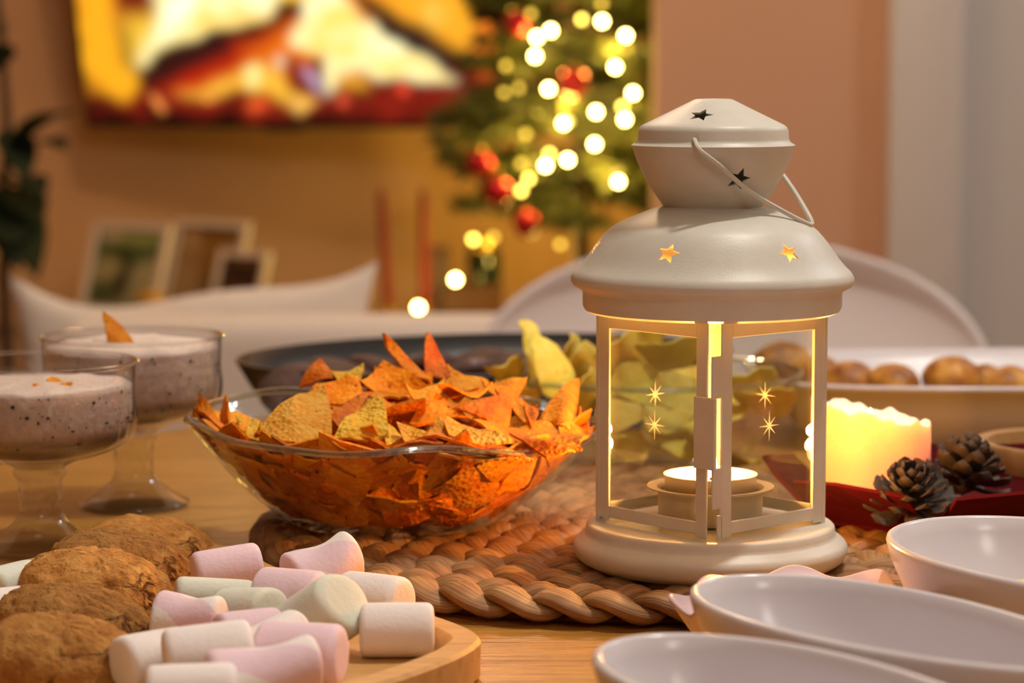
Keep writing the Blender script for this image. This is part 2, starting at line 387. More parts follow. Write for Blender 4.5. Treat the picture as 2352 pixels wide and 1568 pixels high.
# ------------------------------------------------------------------ woven mat
MC = Vector((.057, 1.187, TZ))
mt = thing('woven_placemat', MC, 'round placemat of braided brown seagrass under the lantern and the bowl of tortilla chips', 'placemat')
part('mat_backing', *lathe([(0,0), (.168,0), (.172,.003), (.168,.005), (0,.005)], 96), M['straw_dark'], mt)
def strand(r0, ph, pitch, amp=.0078, hw=.0084, ht=.0036):
    n = max(4, round(2*pi*r0/pitch)); seg = n*22; V_, F_, U_ = [], [], []; K = 10
    P = []
    jit = [random.uniform(-.0007, .0007) for _ in range(n*2)]
    for i in range(seg):
        s = i/seg; t = 2*pi*n*s + ph
        rr = r0 + amp*sin(t) + jit[int(s*n*2) % (n*2)]*abs(sin(t)); z = .0082 + .0032*sin(2*t)
        a = 2*pi*s; P.append((Vector((rr*cos(a), rr*sin(a), z)), t))
    for i in range(seg):
        p, t = P[i]; tan = (P[(i+1) % seg][0] - P[i-1][0]).normalized()
        side = tan.cross(Vector((0,0,1))).normalized(); up = side.cross(tan)
        ww = hw*(.78 + .30*abs(sin(t))); hh = ht*(.85+.35*abs(sin(t)))
        for k in range(K):
            q = 2*pi*k/K; V_.append(p + side*(ww*cos(q)) + up*(hh*sin(q)))
    for i in range(seg):
        j = (i+1) % seg
        for k in range(K):
            F_.append((i*K+k, i*K+(k+1) % K, j*K+(k+1) % K, j*K+k))
            U_ += [(i/22, k/K), (i/22, (k+1)/K), ((i+1)/22, (k+1)/K), ((i+1)/22, k/K)]
    me = mesh('strand', V_, F_, M['straw'], True, None)
    uv = me.uv_layers.new(name='UVMap'); uv.data.foreach_set('uv', [c for q in U_ for c in q])
    return me
for ring in range(6):
    r0 = .1655 - ring*.0270
    for k in range(3): link('strand', strand(r0, 2*pi*k/3 + ring, .062), mt)
link('strand', strand(.008, 0, .02, .002), mt)

# ------------------------------------------------------------------ lantern
LX, LY = .0858, 1.08
LB = Vector((LX, LY, TZ + MAT_T))
def zl(y):
    d = ray(1636, y); return CAM_H + d.z*(LY/d.y) - LB.z
PPM = FPX/1.084
def prof(pts): return [(hw/PPM, zl(y)) for hw, y in pts]
lan = thing('candle_lantern', LB, 'cream enamelled metal lantern with star cut-outs and a tealight burning inside', 'lantern')
ml = M['lantern']
def smooth_prof(pts, n=5):
    return [(max(0, p.x), p.y) for p in bez([(a, b, 0) for a, b in pts], n)]
def shell(outer, th=.0009):   # outer profile ordered along the surface; inner copy pushed inwards by th
    P = [Vector(p) for p in outer]; inn = []
    for i, p in enumerate(P):
        t = (P[min(i+1, len(P)-1)] - P[max(i-1, 0)]).normalized(); nrm = Vector((t.y, -t.x))
        inn.append((max(p.x - abs(th)*nrm.x*SGN[0], 1e-4 if p.x > 1e-4 else 0), p.y - abs(th)*nrm.y*SGN[0]))
    return [tuple(p) for p in P] + inn[::-1] + [tuple(P[0])]
SGN = [1]
def star_cut(az, r, z, slope, size, spin=0, n5=5, inner=.45):
    nrm = Vector((cos(az)*cos(slope), sin(az)*cos(slope), sin(slope))); e1 = Vector((-sin(az), cos(az), 0)); e2 = nrm.cross(e1)
    c = Vector((r*cos(az), r*sin(az), z)); lo, hi = [], []
    for k in range(n5*2):
        q = pi/2 + spin + pi*k/n5; rr = size if k % 2 == 0 else size*inner
        o = e1*(rr*cos(q)) + e2*(rr*sin(q)); lo.append(c + o - nrm*.006); hi.append(c + o + nrm*.006)
    return rings([lo, hi])
def cut(o, cutters):
    v, f = join(*cutters); c = part('cutter', v, f, ml, None, False)
    c.parent = o.parent; md = o.modifiers.new('b', 'BOOLEAN'); md.object = c; md.operation = 'DIFFERENCE'; md.solver = 'EXACT'
    bpy.context.view_layer.update()
    me = bpy.data.meshes.new_from_object(o.evaluated_get(bpy.context.evaluated_depsgraph_get()))
    o.modifiers.clear(); o.data = me; bpy.data.objects.remove(c)
    me.polygons.foreach_set('use_smooth', [True]*len(me.polygons)); me.set_sharp_from_angle(angle=R(35))
def az_of(deg): return R(-90 + deg)      # 0 faces the camera, positive to the right
# base
part('base', *lathe([(0,.0)] + prof([(235,1298), (250,1296)]) + smooth_prof(prof([(285,1290), (308,1275), (317,1255), (314,1240), (300,1228), (291,1222)]), 4) + prof([(288,1214), (287,1203), (282,1198), (272,1197)]) + [(.045, zl(1198)), (0, zl(1198))], 128), ml, lan)
ZF = zl(1197)
# dome
SGN[0] = 1
dome_prof = smooth_prof(prof([(112,473), (150,484), (219,514), (253,543), (293,597), (318,624)]), 6) + prof([(324,635), (324,645), (318,654), (300,664), (297,670), (297,700), (292,710), (280,716)])
dome_sh = shell(dome_prof[::-1])
dome = part('dome', *lathe(dome_sh, 128), ml, lan)
rs, zs = 268/PPM, zl(566)
cut(dome, [star_cut(az_of(-25.5+60*k), rs, zs, R(36), .0052, R(-12 if k % 2 == 0 else 14)) for k in range(6)])
# bowl shaped waist and cap
waist_prof = prof([(112,474)]) + smooth_prof(prof([(118,466), (141,432), (161,398), (178,358), (183,342)]), 5) + prof([(187,333)])
SGN[0] = 1
waist = part('waist', *lathe(shell(waist_prof), 128), ml, lan)
part('neck_blocker', *lathe([(0, zl(471)), (.0204, zl(471)), (.0204, zl(474)), (0, zl(474)), ], 64), ml, lan)  # unseen plate added to keep the tealight's glow out of the waist
cut(waist, [star_cut(az_of(17+120*k), 168/PPM, zl(412), R(-30), .0056, R(-14)) for k in range(3)])
cap_prof = prof([(187,333), (175,325), (172,318), (171,300), (167,291)]) + smooth_prof(prof([(160,286), (101,257), (45,229)]), 5) + prof([(38,227), (0,226)])
cap = part('cap', *lathe(shell(cap_prof), 128), ml, lan)
cut(cap, [star_cut(az_of(-19+120*k), 112/PPM, zl(262), R(62), .0055, R(-10)) for k in range(3)] +
    [star_cut(az_of(-18), 173/PPM, zl(320), 0, .0017, 0, 2, .6), star_cut(az_of(162), 173/PPM, zl(320), 0, .0017, 0, 2, .6)])
# handle
h1 = Vector((.0331*cos(az_of(-18)), .0331*sin(az_of(-18)), zl(326))); h2 = Vector((.0331*cos(az_of(162)), .0331*sin(az_of(162)), zl(326)))
ap = Vector((226/PPM*cos(az_of(78)), 226/PPM*sin(az_of(78)), zl(512)))
hk1 = h1 + Vector((.0, .004, .003)); hk2 = h2 + Vector((0, -.004, .003))
hp = [hk1, h1 + Vector((.0004, -.0016, .0003)), Vector((-.0082, -.0364, zl(340))), Vector((.0000, -.0350, zl(374))), Vector((.0122, -.0285, zl(429))), Vector((.0235, -.0205, zl(466))), ap + Vector((-.0050,-.0036,.0018)), ap, ap + Vector((-.0012,.0035,.0040)), Vector((.0355, .0080, zl(440))), Vector((.0300, .0180, zl(395))), Vector((.0220, .0300, zl(350))), h2, hk2]
part('handle', *tube(bez(hp, 8), .00105, 8), ml, lan)
# square glazed body, one corner towards the viewer
BROT = R(-3.5); HD = .0490; ZB, ZT = ZF, zl(712) ; SIDE = HD*sqrt(2)
def frame_piece(side):        # local: x along the side, z up, y = outwards (0 at the plane)
    w2 = SIDE/2 - .0012; xl, xr = -w2, w2
    if side == 0: xr = SIDE/2 - .0030
    if side == 1: xl = -SIDE/2 + .0046
    so = .0064; tr = .0076; br = .0068; T = .0011
    zb, zt = ZB + .0006, ZT + .001
    def bx(x0, x1, z0, z1, y0=-T/2, y1=T/2): return box(x1-x0, y1-y0, z1-z0, ((x0+x1)/2, (y0+y1)/2, (z0+z1)/2), .0003, 1)
    ps = [bx(xl, xl+so, zb, zt), bx(xr-so, xr, zb, zt), bx(xl+so-.0003, xr-so+.0003, zt-tr-.001, zt), bx(xl+so-.0003, xr-so+.0003, zb+.0016, zb+br)]
    return ps, w2, so, tr, br, zb, zt, bx
pane_list = []
for i in range(4):
    ps, w2, so, tr, br, zb, zt, bx = frame_piece(i)
    H = zt - zb
    if i == 0:   # front left: tab of the clip at its right edge
        x1 = SIDE/2 - .0030; ps += [bx(x1-so-.0004, x1+.0052, zb+.32*H, zb+.645*H, -.0001, .0016), bx(-w2, -w2+.004, zb-.001, zb+.002)]
    elif i == 1: # front right: fingers at its left edge
        x0 = -SIDE/2 + .0046; ps += [bx(x0-.0056, x0+.003, zb+.64*H, zb+.83*H, -.0006, .0005), bx(x0-.0050, x0+.003, zb+.14*H, zb+.325*H, -.0006, .0005), bx(x0-.0018, x0+.001, zb, zb+.11*H)]
    ang = [-3*pi/4, -pi/4, pi/4, 3*pi/4][i] + BROT          # outward direction
    c = Vector((cos(ang), sin(ang), 0))*(SIDE/2)
    Mx = Matrix.Translation(c) @ Matrix.Rotation(ang - pi/2 + pi, 4, 'Z') @ Matrix.Scale(-1, 4, (0,1,0))
    Mx = Matrix.Translation(c) @ Matrix(((-sin(ang), cos(ang), 0, 0), (cos(ang), sin(ang), 0, 0), (0, 0, 1, 0), (0, 0, 0, 1)))
    # x axis runs left to right as seen from outside
    ex = Vector((-sin(ang), cos(ang), 0)); ey = Vector((cos(ang), sin(ang), 0))
    Mx = Matrix(((ex.x, ey.x, 0, c.x), (ex.y, ey.y, 0, c.y), (0, 0, 1, 0), (0, 0, 0, 1)))
    v, f = xf(join(*ps), Mx)
    part('door_frame', v, [tuple(reversed(q)) for q in f], ml, lan, False)
    pv, pf = xf(box(SIDE-.0062, .0009, H-.006, (0, -.0012, (zb+zt)/2 - .0006)), Mx)
    pn = part('pane', pv, [tuple(reversed(q)) for q in pf], M['pane'], lan, False)
    # etched eight pointed star in the middle of each pane
    lo, hi = [], []
    zc = zb + (.485 if i < 2 else .56)*H
    for k in range(16):
        q = pi/2 + pi*k/8; rr = (.0064 if k % 4 == 0 else .0050) if k % 2 == 0 else .0010
        lo.append(Mx @ Vector((rr*cos(q), -.0006, zc + rr*sin(q)))); hi.append(Mx @ Vector((rr*cos(q), -.00045, zc + rr*sin(q))))
    part('etched_star', *rings([lo, hi]), M['etch' if i < 2 else 'etch_dim'], pn, False)
for a in (0, pi/2, pi, 3*pi/2):
    if a == 3*pi/2: continue
    c = Vector((cos(a), sin(a), 0))*(HD - .0012)
    v, f = xf(box(.003, .003, ZT-ZB+.002, (0, 0, (ZT+ZB)/2), .0005, 1), Matrix.Translation(c) @ Matrix.Rotation(a+pi/4, 4, 'Z'))
    v = [Matrix.Rotation(BROT, 3, 'Z') @ p for p in v]
    part('corner_post', v, f, ml, lan, False)
part('top_ring', *lathe([(.048, ZT+.0015), (.0545, ZT+.0015), (.0545, ZT+.0025), (.048, ZT+.0025), (.048, ZT+.0015)], 64), ml, lan)
HB = ZF + .0008
part('candle_holder', *lathe([(0,HB), (.0212,HB), (.0224,HB+.002), (.0228,HB+.0125), (.0235,HB+.0135), (.0272,HB+.0142), (.0274,HB+.015), (.0232,HB+.0146), (.0218,HB+.013), (.0213,HB+.0022), (0,HB+.0016)], 64), ml, lan)
# tealight
TL = LB + Vector((0, 0, HB + .0018))
tea = thing('tealight', TL, 'small lit tealight in its metal cup inside the cream lantern', 'candle')
part('cup', *lathe([(0,0), (.0190,0), (.0195,.001), (.0199,.0178), (.0203,.0184), (.0196,.0184), (.0193,.0175), (.0189,.0012), (0,.0008)], 64), M['tin'], tea)
part('wax', *lathe([(0,.001), (.0188,.0013), (.0191,.0145), (.0188,.0150), (.012,.0138), (0,.0134)], 48), M['tea_wax'], tea)
part('wick', *tube([(0,0,.013), (.0003,0,.018), (.001,.0004,.0205)], .0006, 6), M['wick'], tea)
FLP = [(0,0), (.0016,.0012), (.0025,.0035), (.0027,.0055), (.0021,.009), (.0011,.0125), (0,.0155)]
part('flame', *move(lathe(smooth_prof(FLP, 4), 16), (.0003,0,.0165)), M['flame'], tea)
lamp('tealight_glow', TL + Vector((0, 0, .031)), 1.1, (1, .42, .09), .003)
lamp('tealight_glow', TL + Vector((0, 0, .0242)), 3.4, (1, .37, .055), .0035)

# ------------------------------------------------------------------ pillar candle
CC = Vector((at(1998, 1100, 1.205).x, 1.205, TZ + MAT_T + .004))
pc = thing('pillar_candle', CC, 'thick pink pillar candle glowing from within, half hidden behind the lantern', 'candle')
RC = .0288; HC = .046
def topz(a): # ragged, melted, higher on the left
    return HC - .0058*cos(a-.1) + .0010*sin(7*a+1) + .0007*sin(13*a) + .0005*sin(23*a+2)
n = 96; loops = []
for r, z, k in ((.86,0,0), (1,.0015,0), (1.0,.012,0), (1.0,.024,0), (1.0,.036,0), (.995,-.0006,1), (.96,.0,1), (.90,-.001,1), (.80,-.010,1), (.74,-.018,1), (.5,-.021,1), (.2,-.0215,1)):
    loops.append([Vector((RC*r*cos(2*pi*i/n), RC*r*sin(2*pi*i/n), (z if not k else topz(2*pi*i/n)*(1 if z > -.005 else 0) + (HC if z <= -.005 else 0) + z))) for i in range(n)])
part('wax_body', *rings(loops), M['wax'], pc)
part('wick', *tube([(0,0,HC-.0225), (0,.001,HC-.014)], .0008, 6), M['wick'], pc)
part('flame', *move(lathe(smooth_prof([(a*1.15, b*1.15) for a, b in FLP], 4), 16), (0,.001,HC-.0165)), M['flame'], pc)
lamp('pillar_glow', CC + Vector((0, 0, HC-.008)), .62, (1, .50, .20), .004)

# red tray with upturned petals
RT = Vector((.208, 1.200, TZ + MAT_T))
rt = thing('red_tray', RT, 'dark red folded star-shaped tray under the pillar candle and the pine cones', 'tray')
part('tray_base', *lathe([(0,.0), (.068,.0), (.069,.002), (.066,.0032), (0,.0032)], 6, a0=-pi/2-.24), M['red_paper'], rt, False)
for k in range(6):
    a0, a1 = -pi/2 - .24 + k*pi/3, -pi/2 - .24 + (k+1)*pi/3
    def q(a, r, z): return Vector((r*cos(a), r*sin(a), z))
    s = .05
    A, B = q(a0, .067, .002), q(a1, .067, .002)
    am = (a0+a1)/2
    C_, D_ = q(a1-.13, .084, .022), q(a0+.13, .084, .022); E_ = q(am, .088, .0255)
    nrm = (B-A).cross(D_-A).normalized()*.0009
    lo = [p - nrm for p in (A, B, C_, E_, D_)]; hi = [p + nrm for p in (A, B, C_, E_, D_)]
    part('petal', *rings([lo, hi]), M['red_paper'], rt, False)

# pine cones
def scale_mesh():
    pts = [(0,.0012), (.004,.0022), (.008,.0036), (.011,.0040), (.0128,.0030), (.0136,.0010)]
    loops = []
    for x, w_ in pts:
        t = x/.0136; z = .0045*t*t
        th = .0007 + .0012*max(0, t-.5)
        loops.append([Vector((x, -w_, z)), Vector((x, -w_*.5, z+th)), Vector((x, 0, z+th*1.5)), Vector((x, w_*.5, z+th)), Vector((x, w_, z)), Vector((x, 0, z-th))])
    return mesh('scale', *rings(loops), M['cone'], True, 50)
SC = scale_mesh()
def cone(loc, rot, label, k=1.0):
    t = thing('pine_cone', loc, label, 'pine cone', 'pine cones in the red tray', rot)
    part('core', *lathe([(0,-.004*k), (.006*k,0), (.0065*k,.009*k), (.003*k,.016*k), (0,.018*k)], 12), M['cone'], t)
    for i in range(46):
        u = i/45; a = i*2.39996; el = -.25 + 1.35*u**1.1
        s = k*(1.02 - .50*u + random.uniform(-.06,.06))
        o = link('scale', SC, t, (.004*k*cos(a)*(1-u*.6), .004*k*sin(a)*(1-u*.6), .015*k*u), (0,0,0), (s*1.28, s*1.35, s*1.2))
        o.rotation_euler = Euler((random.uniform(-.15,.15), -el, a), 'XYZ')
    return t
cone(at(2092, 1165, 1.138), (R(22), R(-14), .4), 'dark open pine cone lying nearer the lantern, in front of the pillar candle', 1.02)
cone(at(2212, 1118, 1.185), (R(14), R(16), 1.7), 'dark open pine cone farther from the lantern, beside the small wooden bowl', 1.04)

# ------------------------------------------------------------------ chips
def chip_vf(a, b, c, bow=.15, th=.0012, n=9, seed=0, curl=0.0):
    """rounded triangular chip between three corners, bowed along its normal"""
    a, b, c = Vector(a), Vector(b), Vector(c); nr = (b-a).cross(c-a)
    if nr.length < 1e-9: nr = Vector((0, -1, 0))
    nr.normalize(); size = ((a-b).length + (b-c).length + (c-a).length)/3; rnd = random.Random(seed); ph = rnd.uniform(0, 6)
    ctr = (a+b+c)/3; idx, T_, B_ = {}, [], []
    for i in range(n+1):
        for j in range(n+1-i):
            k = n-i-j; u, v, w_ = i/n, j/n, k/n
            p = a*u + b*v + c*w_
            m_ = max(u, v, w_)                       # round the corners
            p = ctr + (p-ctr)*1.17
            if m_ > .75: p = p.lerp(ctr, (m_-.75)*.42)
            e = min(u, v, w_)
            if e < .2: p += (p-ctr)*(.05*(1-e/.2)*max(0, 1-abs(m_-.5)*3.2) + .03*mnoise.noise(p*330))
            ax_ = (u-v)*cos(ph) + (u+v-2*w_)*.577*sin(ph)
            h = bow*size*(.5 - 1.3*ax_*ax_) + curl*size*(u-v)**2 + size*.03*sin(7*u+ph) + size*.025*sin(9*v+2*ph)
            h += size*.03*mnoise.noise(p*150)
            p = p + nr*h
            idx[i, j] = len(T_); T_.append(p + nr*th/2); B_.append(p - nr*th/2)
    F_ = []; m0 = len(T_)
    for i in range(n):
        for j in range(n-i):
            F_.append((idx[i,j], idx[i+1,j], idx[i,j+1]))
            if i+j < n-1: F_.append((idx[i+1,j], idx[i+1,j+1], idx[i,j+1]))
    F_ += [tuple(m0+q for q in reversed(f)) for f in F_]
    edge = [idx[i,0] for i in range(n+1)] + [idx[n-k,k] for k in range(1, n+1)] + [idx[0,n-k] for k in range(1, n)]
    for q in range(len(edge)):
        e0, e1 = edge[q], edge[(q+1) % len(edge)]; F_.append((e1, e0, m0+e0, m0+e1))
    return T_ + B_, F_
BW = Vector((at(905, 985, 1.185).x, 1.185, TZ + MAT_T))   # glass bowl
RB = .0985
bowl_p = [(.0, .0022), (.030,.0016), (.044,.0006), (.050,.0016), (.062,.010), (.076,.022), (.087,.034), (.0945,.042), (RB,.0475)]
def wavy(r, z, a):
    k = max(0, (z-.012)/.038)
    return r*(1 + .010*k*sin(3*a+.6) + .006*k*sin(5*a+2)), z + k*(.0019*sin(5*a+2.2) + .0009*sin(9*a+1.0) - .0030*cos(a) + .0012*sin(a))
bi = [(max(0, r-.0022), z+.0022 if z < .02 else z+.0006) for r, z in bowl_p]
gb = thing('glass_bowl', BW, 'wide wavy-rimmed glass bowl heaped with orange tortilla chips', 'bowl')
part('bowl_body', *lathe(smooth_prof(bowl_p, 4)[:-1] + [bowl_p[-1]], 128, wavy), M['bowl_glass'], gb, ang=None)
rim_path = []
for k in range(160):
    a = 2*pi*k/160; rr, zz = wavy(RB, .048, a); rim_path.append((rr*cos(a), rr*sin(a), zz))
part('rim', *tube(rim_path, .0017, 8, True), M['rim_glass'], gb, label=None) if False else part('rim', *tube(rim_path, .0017, 8, True), M['rim_glass'], gb)

cr = lambda x, y: (400 + x/2.352, 680 + y/2.352)
GT = 'tortilla chips in the glass bowl'
def tchip(c3, Ys, label, bow=.12, curl=0.0, seed=0, group=GT):
    P = [at(*cr(x, y), Y) for (x, y), Y in zip(c3, Ys)]
    v, f = chip_vf(*P, bow=bow, seed=seed, curl=curl)
    return top('tortilla_chip', v, f, M['tortilla_gold' if seed in (0,1,16,18,22,23,26,27,31) else 'tortilla'], label, 'chip', group, ang=60)
heroes = [
 ([(800,478),(415,745),(838,800)], (1.165,1.115,1.112), 'broad pebbled tortilla chip standing at the left front of the heap', .05, 0),
 ([(1078,512),(872,800),(1155,745)], (1.150,1.112,1.118), 'folded golden tortilla chip standing in the middle front of the heap', .20, 0),
 ([(790,342),(676,475),(856,440)], (1.20,1.19,1.19), 'small pointed tortilla chip topping the left of the heap', .12, 0),
 ([(1120,235),(1290,460),(1400,470)], (1.215,1.195,1.20), 'tall tongue-like tortilla chip leaning left at the top of the heap', .10, .1),
 ([(1366,205),(1355,420),(1500,455)], (1.222,1.205,1.21), 'narrow upright tortilla chip, tallest point of the heap', .08, 0),
 ([(1010,500),(1130,330),(1350,480)], (1.185,1.20,1.185), 'arched deep orange tortilla chip under the two upright ones', .30, .1),
 ([(730,500),(985,425),(1010,600)], (1.175,1.18,1.155), 'dark curled tortilla chip behind the pebbled one', .18, .1),
 ([(830,650),(1060,510),(930,730)], (1.14,1.16,1.13), 'reddish tortilla chip tucked between the pebbled and folded ones', -.12, 0),
 ([(1440,455),(1700,425),(1620,530)], (1.19,1.20,1.175), 'curved tortilla chip lying right of the upright pair', .15, .1),
 ([(1660,455),(1900,465),(1790,600)], (1.19,1.195,1.165), 'tortilla chip with a level top edge on the right of the heap', .10, 0),
 ([(1255,520),(1460,460),(1400,590)], (1.165,1.18,1.15), 'knobbly tortilla chip in the centre of the heap', .15, 0),
 ([(1440,560),(1720,525),(1560,560)], (1.15,1.16,1.20), 'tortilla chip seen edge-on in the centre of the heap', .10, .2),
 ([(1240,700),(1400,550),(1600,640)], (1.13,1.155,1.14), 'rust coloured tortilla chip with rounded top in front of the edge-on one', .16, 0),
 ([(1520,600),(1800,540),(1800,710)], (1.145,1.16,1.14), 'large shadowed tortilla chip right of the heap centre', -.10, 0),
 ([(1740,500),(1885,525),(1935,690)], (1.165,1.17,1.145), 'bent tortilla chip beside the shadowed one', .12, .1),
 ([(2185,450),(1975,640),(2150,740)], (1.20,1.16,1.145), 'pointed tortilla chip sticking up at the right end of the bowl', .08, 0),
 ([(1480,660),(1830,790),(1490,760)], (1.125,1.11,1.105), 'flat tortilla chip uppermost of the layered stack in front', .04, 0),
 ([(1300,765),(1900,870),(1660,770)], (1.105,1.10,1.14), 'flat tortilla chip second in the layered stack in front', .04, 0),
 ([(1440,860),(1925,895),(1530,805)], (1.10,1.10,1.125), 'flat tortilla chip lowest of the layered stack by the rim', .04, 0),
 ([(1620,700),(2010,690),(2190,840)], (1.13,1.15,1.115), 'long flat tortilla chip along the right of the bowl', .06, 0),
 ([(1820,740),(2010,860),(2160,820)], (1.125,1.105,1.11), 'tortilla chip under the long flat one at right', .05, 0),
 ([(2080,740),(2270,675),(2190,800)], (1.14,1.17,1.12), 'small curled tortilla chip against the right rim', .15, 0),
 ([(1205,685),(1370,745),(1280,840)], (1.12,1.11,1.10), 'small yellowish tortilla chip beside the layered stack', .05, 0),
 ([(1360,760),(1430,665),(1510,740)], (1.11,1.125,1.115), 'pale tortilla chip leaning behind the layered stack', .06, 0),
 ([(140,575),(350,745),(105,645)], (1.19,1.14,1.165), 'narrow tortilla chip hanging on the far left rim', .10, 0),
 ([(210,600),(365,740),(300,690)], (1.18,1.135,1.17), 'thin curved tortilla chip next to the left rim', .18, .2),
 ([(340,680),(440,660),(470,770)], (1.15,1.155,1.12), 'crumpled tortilla chip left of the pebbled one', .25, 0),
 ([(860,440),(1020,365),(1000,470)], (1.205,1.215,1.19), 'yellow edged tortilla chip at the back of the heap', .12, 0),
 ([(1090,560),(1190,570),(1170,680)], (1.16,1.16,1.14), 'small dark tortilla chip behind the folded one', .15, 0),
 ([(1480,380),(1580,440),(1500,450)], (1.21,1.20,1.2), 'little tortilla fragment beside the tallest chip', .1, 0),
 ([(1890,580),(1970,620),(1930,700)], (1.16,1.155,1.14), 'golden tortilla fragment left of the right end chip', .1, 0),
 ([(1140,690),(1240,760),(1150,800)], (1.13,1.12,1.11), 'shard of tortilla chip right of the folded one', .1, 0),
]
for i, (c3, Ys, lab, bow, curl) in enumerate(heroes): tchip(c3, Ys, lab, bow, curl, i)
# chips filling the bowl, seen through its side
def inner_r(z): 
    for (r0, z0), (r1, z1) in zip(bowl_p[3:], bowl_p[4:]):
        if z <= z1: return r0 + (r1-r0)*(z-z0)/(z1-z0)
    return RB
rnd = random.Random(5)
fills = []
slots = [(R(-90) + R(-108 + 216*(q+.5*(lv % 2))/nq), zz) for lv, (zz, nq) in enumerate(((.010, 9), (.018, 13), (.027, 16), (.034, 17), (.041, 17))) for q in range(nq)]
for i in range(len(slots) + 66):
    wall = i < len(slots)
    if wall:
        a, z = slots[i]; a += rnd.uniform(-.1,.1); z += rnd.uniform(-.003,.003)
        r = inner_r(z) - .0045 - rnd.uniform(0, .007)
        tilt = R(42) + rnd.uniform(-.45,.35)
    else:
        a = rnd.uniform(0, 2*pi); r = sqrt(rnd.random())*.062; z = .014 + rnd.random()*(.052 - r*.40); tilt = rnd.uniform(-.3,1.1)
    c = Vector((r*cos(a), r*sin(a), z)); rad = Vector((cos(a), sin(a), 0)); tg = Vector((-sin(a), cos(a), 0)); up = rad*sin(pi/2-tilt) + Vector((0,0,1))*cos(pi/2-tilt)
    s = rnd.uniform(.016,.024) if wall else rnd.uniform(.019,.026); q0 = rnd.uniform(0, 6.3)
    P = []
    for k in range(3):
        p = c + tg*(s*cos(q0+2.094*k)) + up*(s*sin(q0+2.094*k)); p.z = max(p.z, .0055)
        h = sqrt(p.x*p.x+p.y*p.y); lim = inner_r(p.z) - .0045
        if h > lim: p.x *= lim/h; p.y *= lim/h
        P.append(BW + p)
    v, f = chip_vf(*P, bow=rnd.choice((-.08,.06,.1,.02)), seed=100+i, n=7)
    v2 = []
    for p in v:
        p = Vector(p) - BW; p.z = max(p.z, .0035); h = sqrt(p.x*p.x+p.y*p.y); lim = inner_r(p.z) - .0028
        if h > lim: p.x *= lim/h; p.y *= lim/h
        v2.append(BW + p)
    top('tortilla_chip', v2, f, M['tortilla'], 'orange tortilla chip buried in the heap inside the wavy glass bowl', 'chip', 'tortilla chips buried in the glass bowl', ang=60)

# ------------------------------------------------------------------ potato chips in a second glass bowl
PB = Vector((at(1490, 1000, 1.43).x, 1.43, TZ))
pb = thing('glass_bowl', PB, 'smaller glass bowl of yellow potato chips behind the lantern', 'bowl')
pp = [(0,.0022), (.03,.0018), (.038,.0006), (.044,.002), (.060,.014), (.074,.030), (.083,.046), (.086,.056)]
part('bowl_body', *lathe(smooth_prof(pp, 4), 96), M['bowl_glass'], pb, ang=None)
part('rim', *tube([(.086*cos(2*pi*k/96), .086*sin(2*pi*k/96), .0562) for k in range(96)], .0016, 8, True), M['rim_glass'], pb)
def potato_vf(c, ax, ay, bow, seed, th=.001):
    ax, ay = Vector(ax), Vector(ay); nr = ax.cross(ay).normalized(); rn = random.Random(seed); s = (ax.length+ay.length)/2
    K, RN = 20, 6; V_ = []; F_ = []; ph = rn.uniform(0, 6)
    for sgn in (1, -1):
        base = len(V_); V_.append(c + nr*(sgn*th/2))
        for j in range(1, RN+1):
            for k in range(K):
                q = 2*pi*k/K; r = j/RN*(1+.06*sin(3*q+ph)+.04*sin(5*q+2*ph))
                x, y = r*cos(q), r*sin(q)
                h = bow*s*(x*x - .55*y*y) + s*.06*sin(4*x+ph)*y + s*.05*sin(7*q+ph)*r**3
                V_.append(c + ax*x + ay*y + nr*(h + sgn*th/2))
        for k in range(K):
            t = (base, base+1+k, base+1+(k+1) % K); F_.append(t if sgn > 0 else t[::-1])
            for j in range(RN-1):
                a0 = base+1+j*K+k; a1 = base+1+j*K+(k+1) % K; t = (a0, a0+K, a1+K, a1); F_.append(t if sgn > 0 else t[::-1])
    n0 = 1+RN*K
    for k in range(K):
        a0 = 1+(RN-1)*K+k; a1 = 1+(RN-1)*K+(k+1) % K; F_.append((a1, a0, n0+a0, n0+a1))
    return V_, F_
GP = 'potato chips in the smaller glass bowl'
def pchip(cx, cy, Y, lx, ly, wx, wy, wd, label, bow=.3, seed=0):
    """centre and half axes in picture units at the chip's own distance; wd = depth of the second axis in metres"""
    Y += .055; c = at(cx, cy, Y); a = at(cx+lx, cy+ly, Y+.006) - c; b = at(cx+wx, cy+wy, Y+wd) - c
    v, f = potato_vf(c, a, b, bow, seed); return top('potato_chip', v, f, M['potato'], label, 'chip', GP, ang=60)
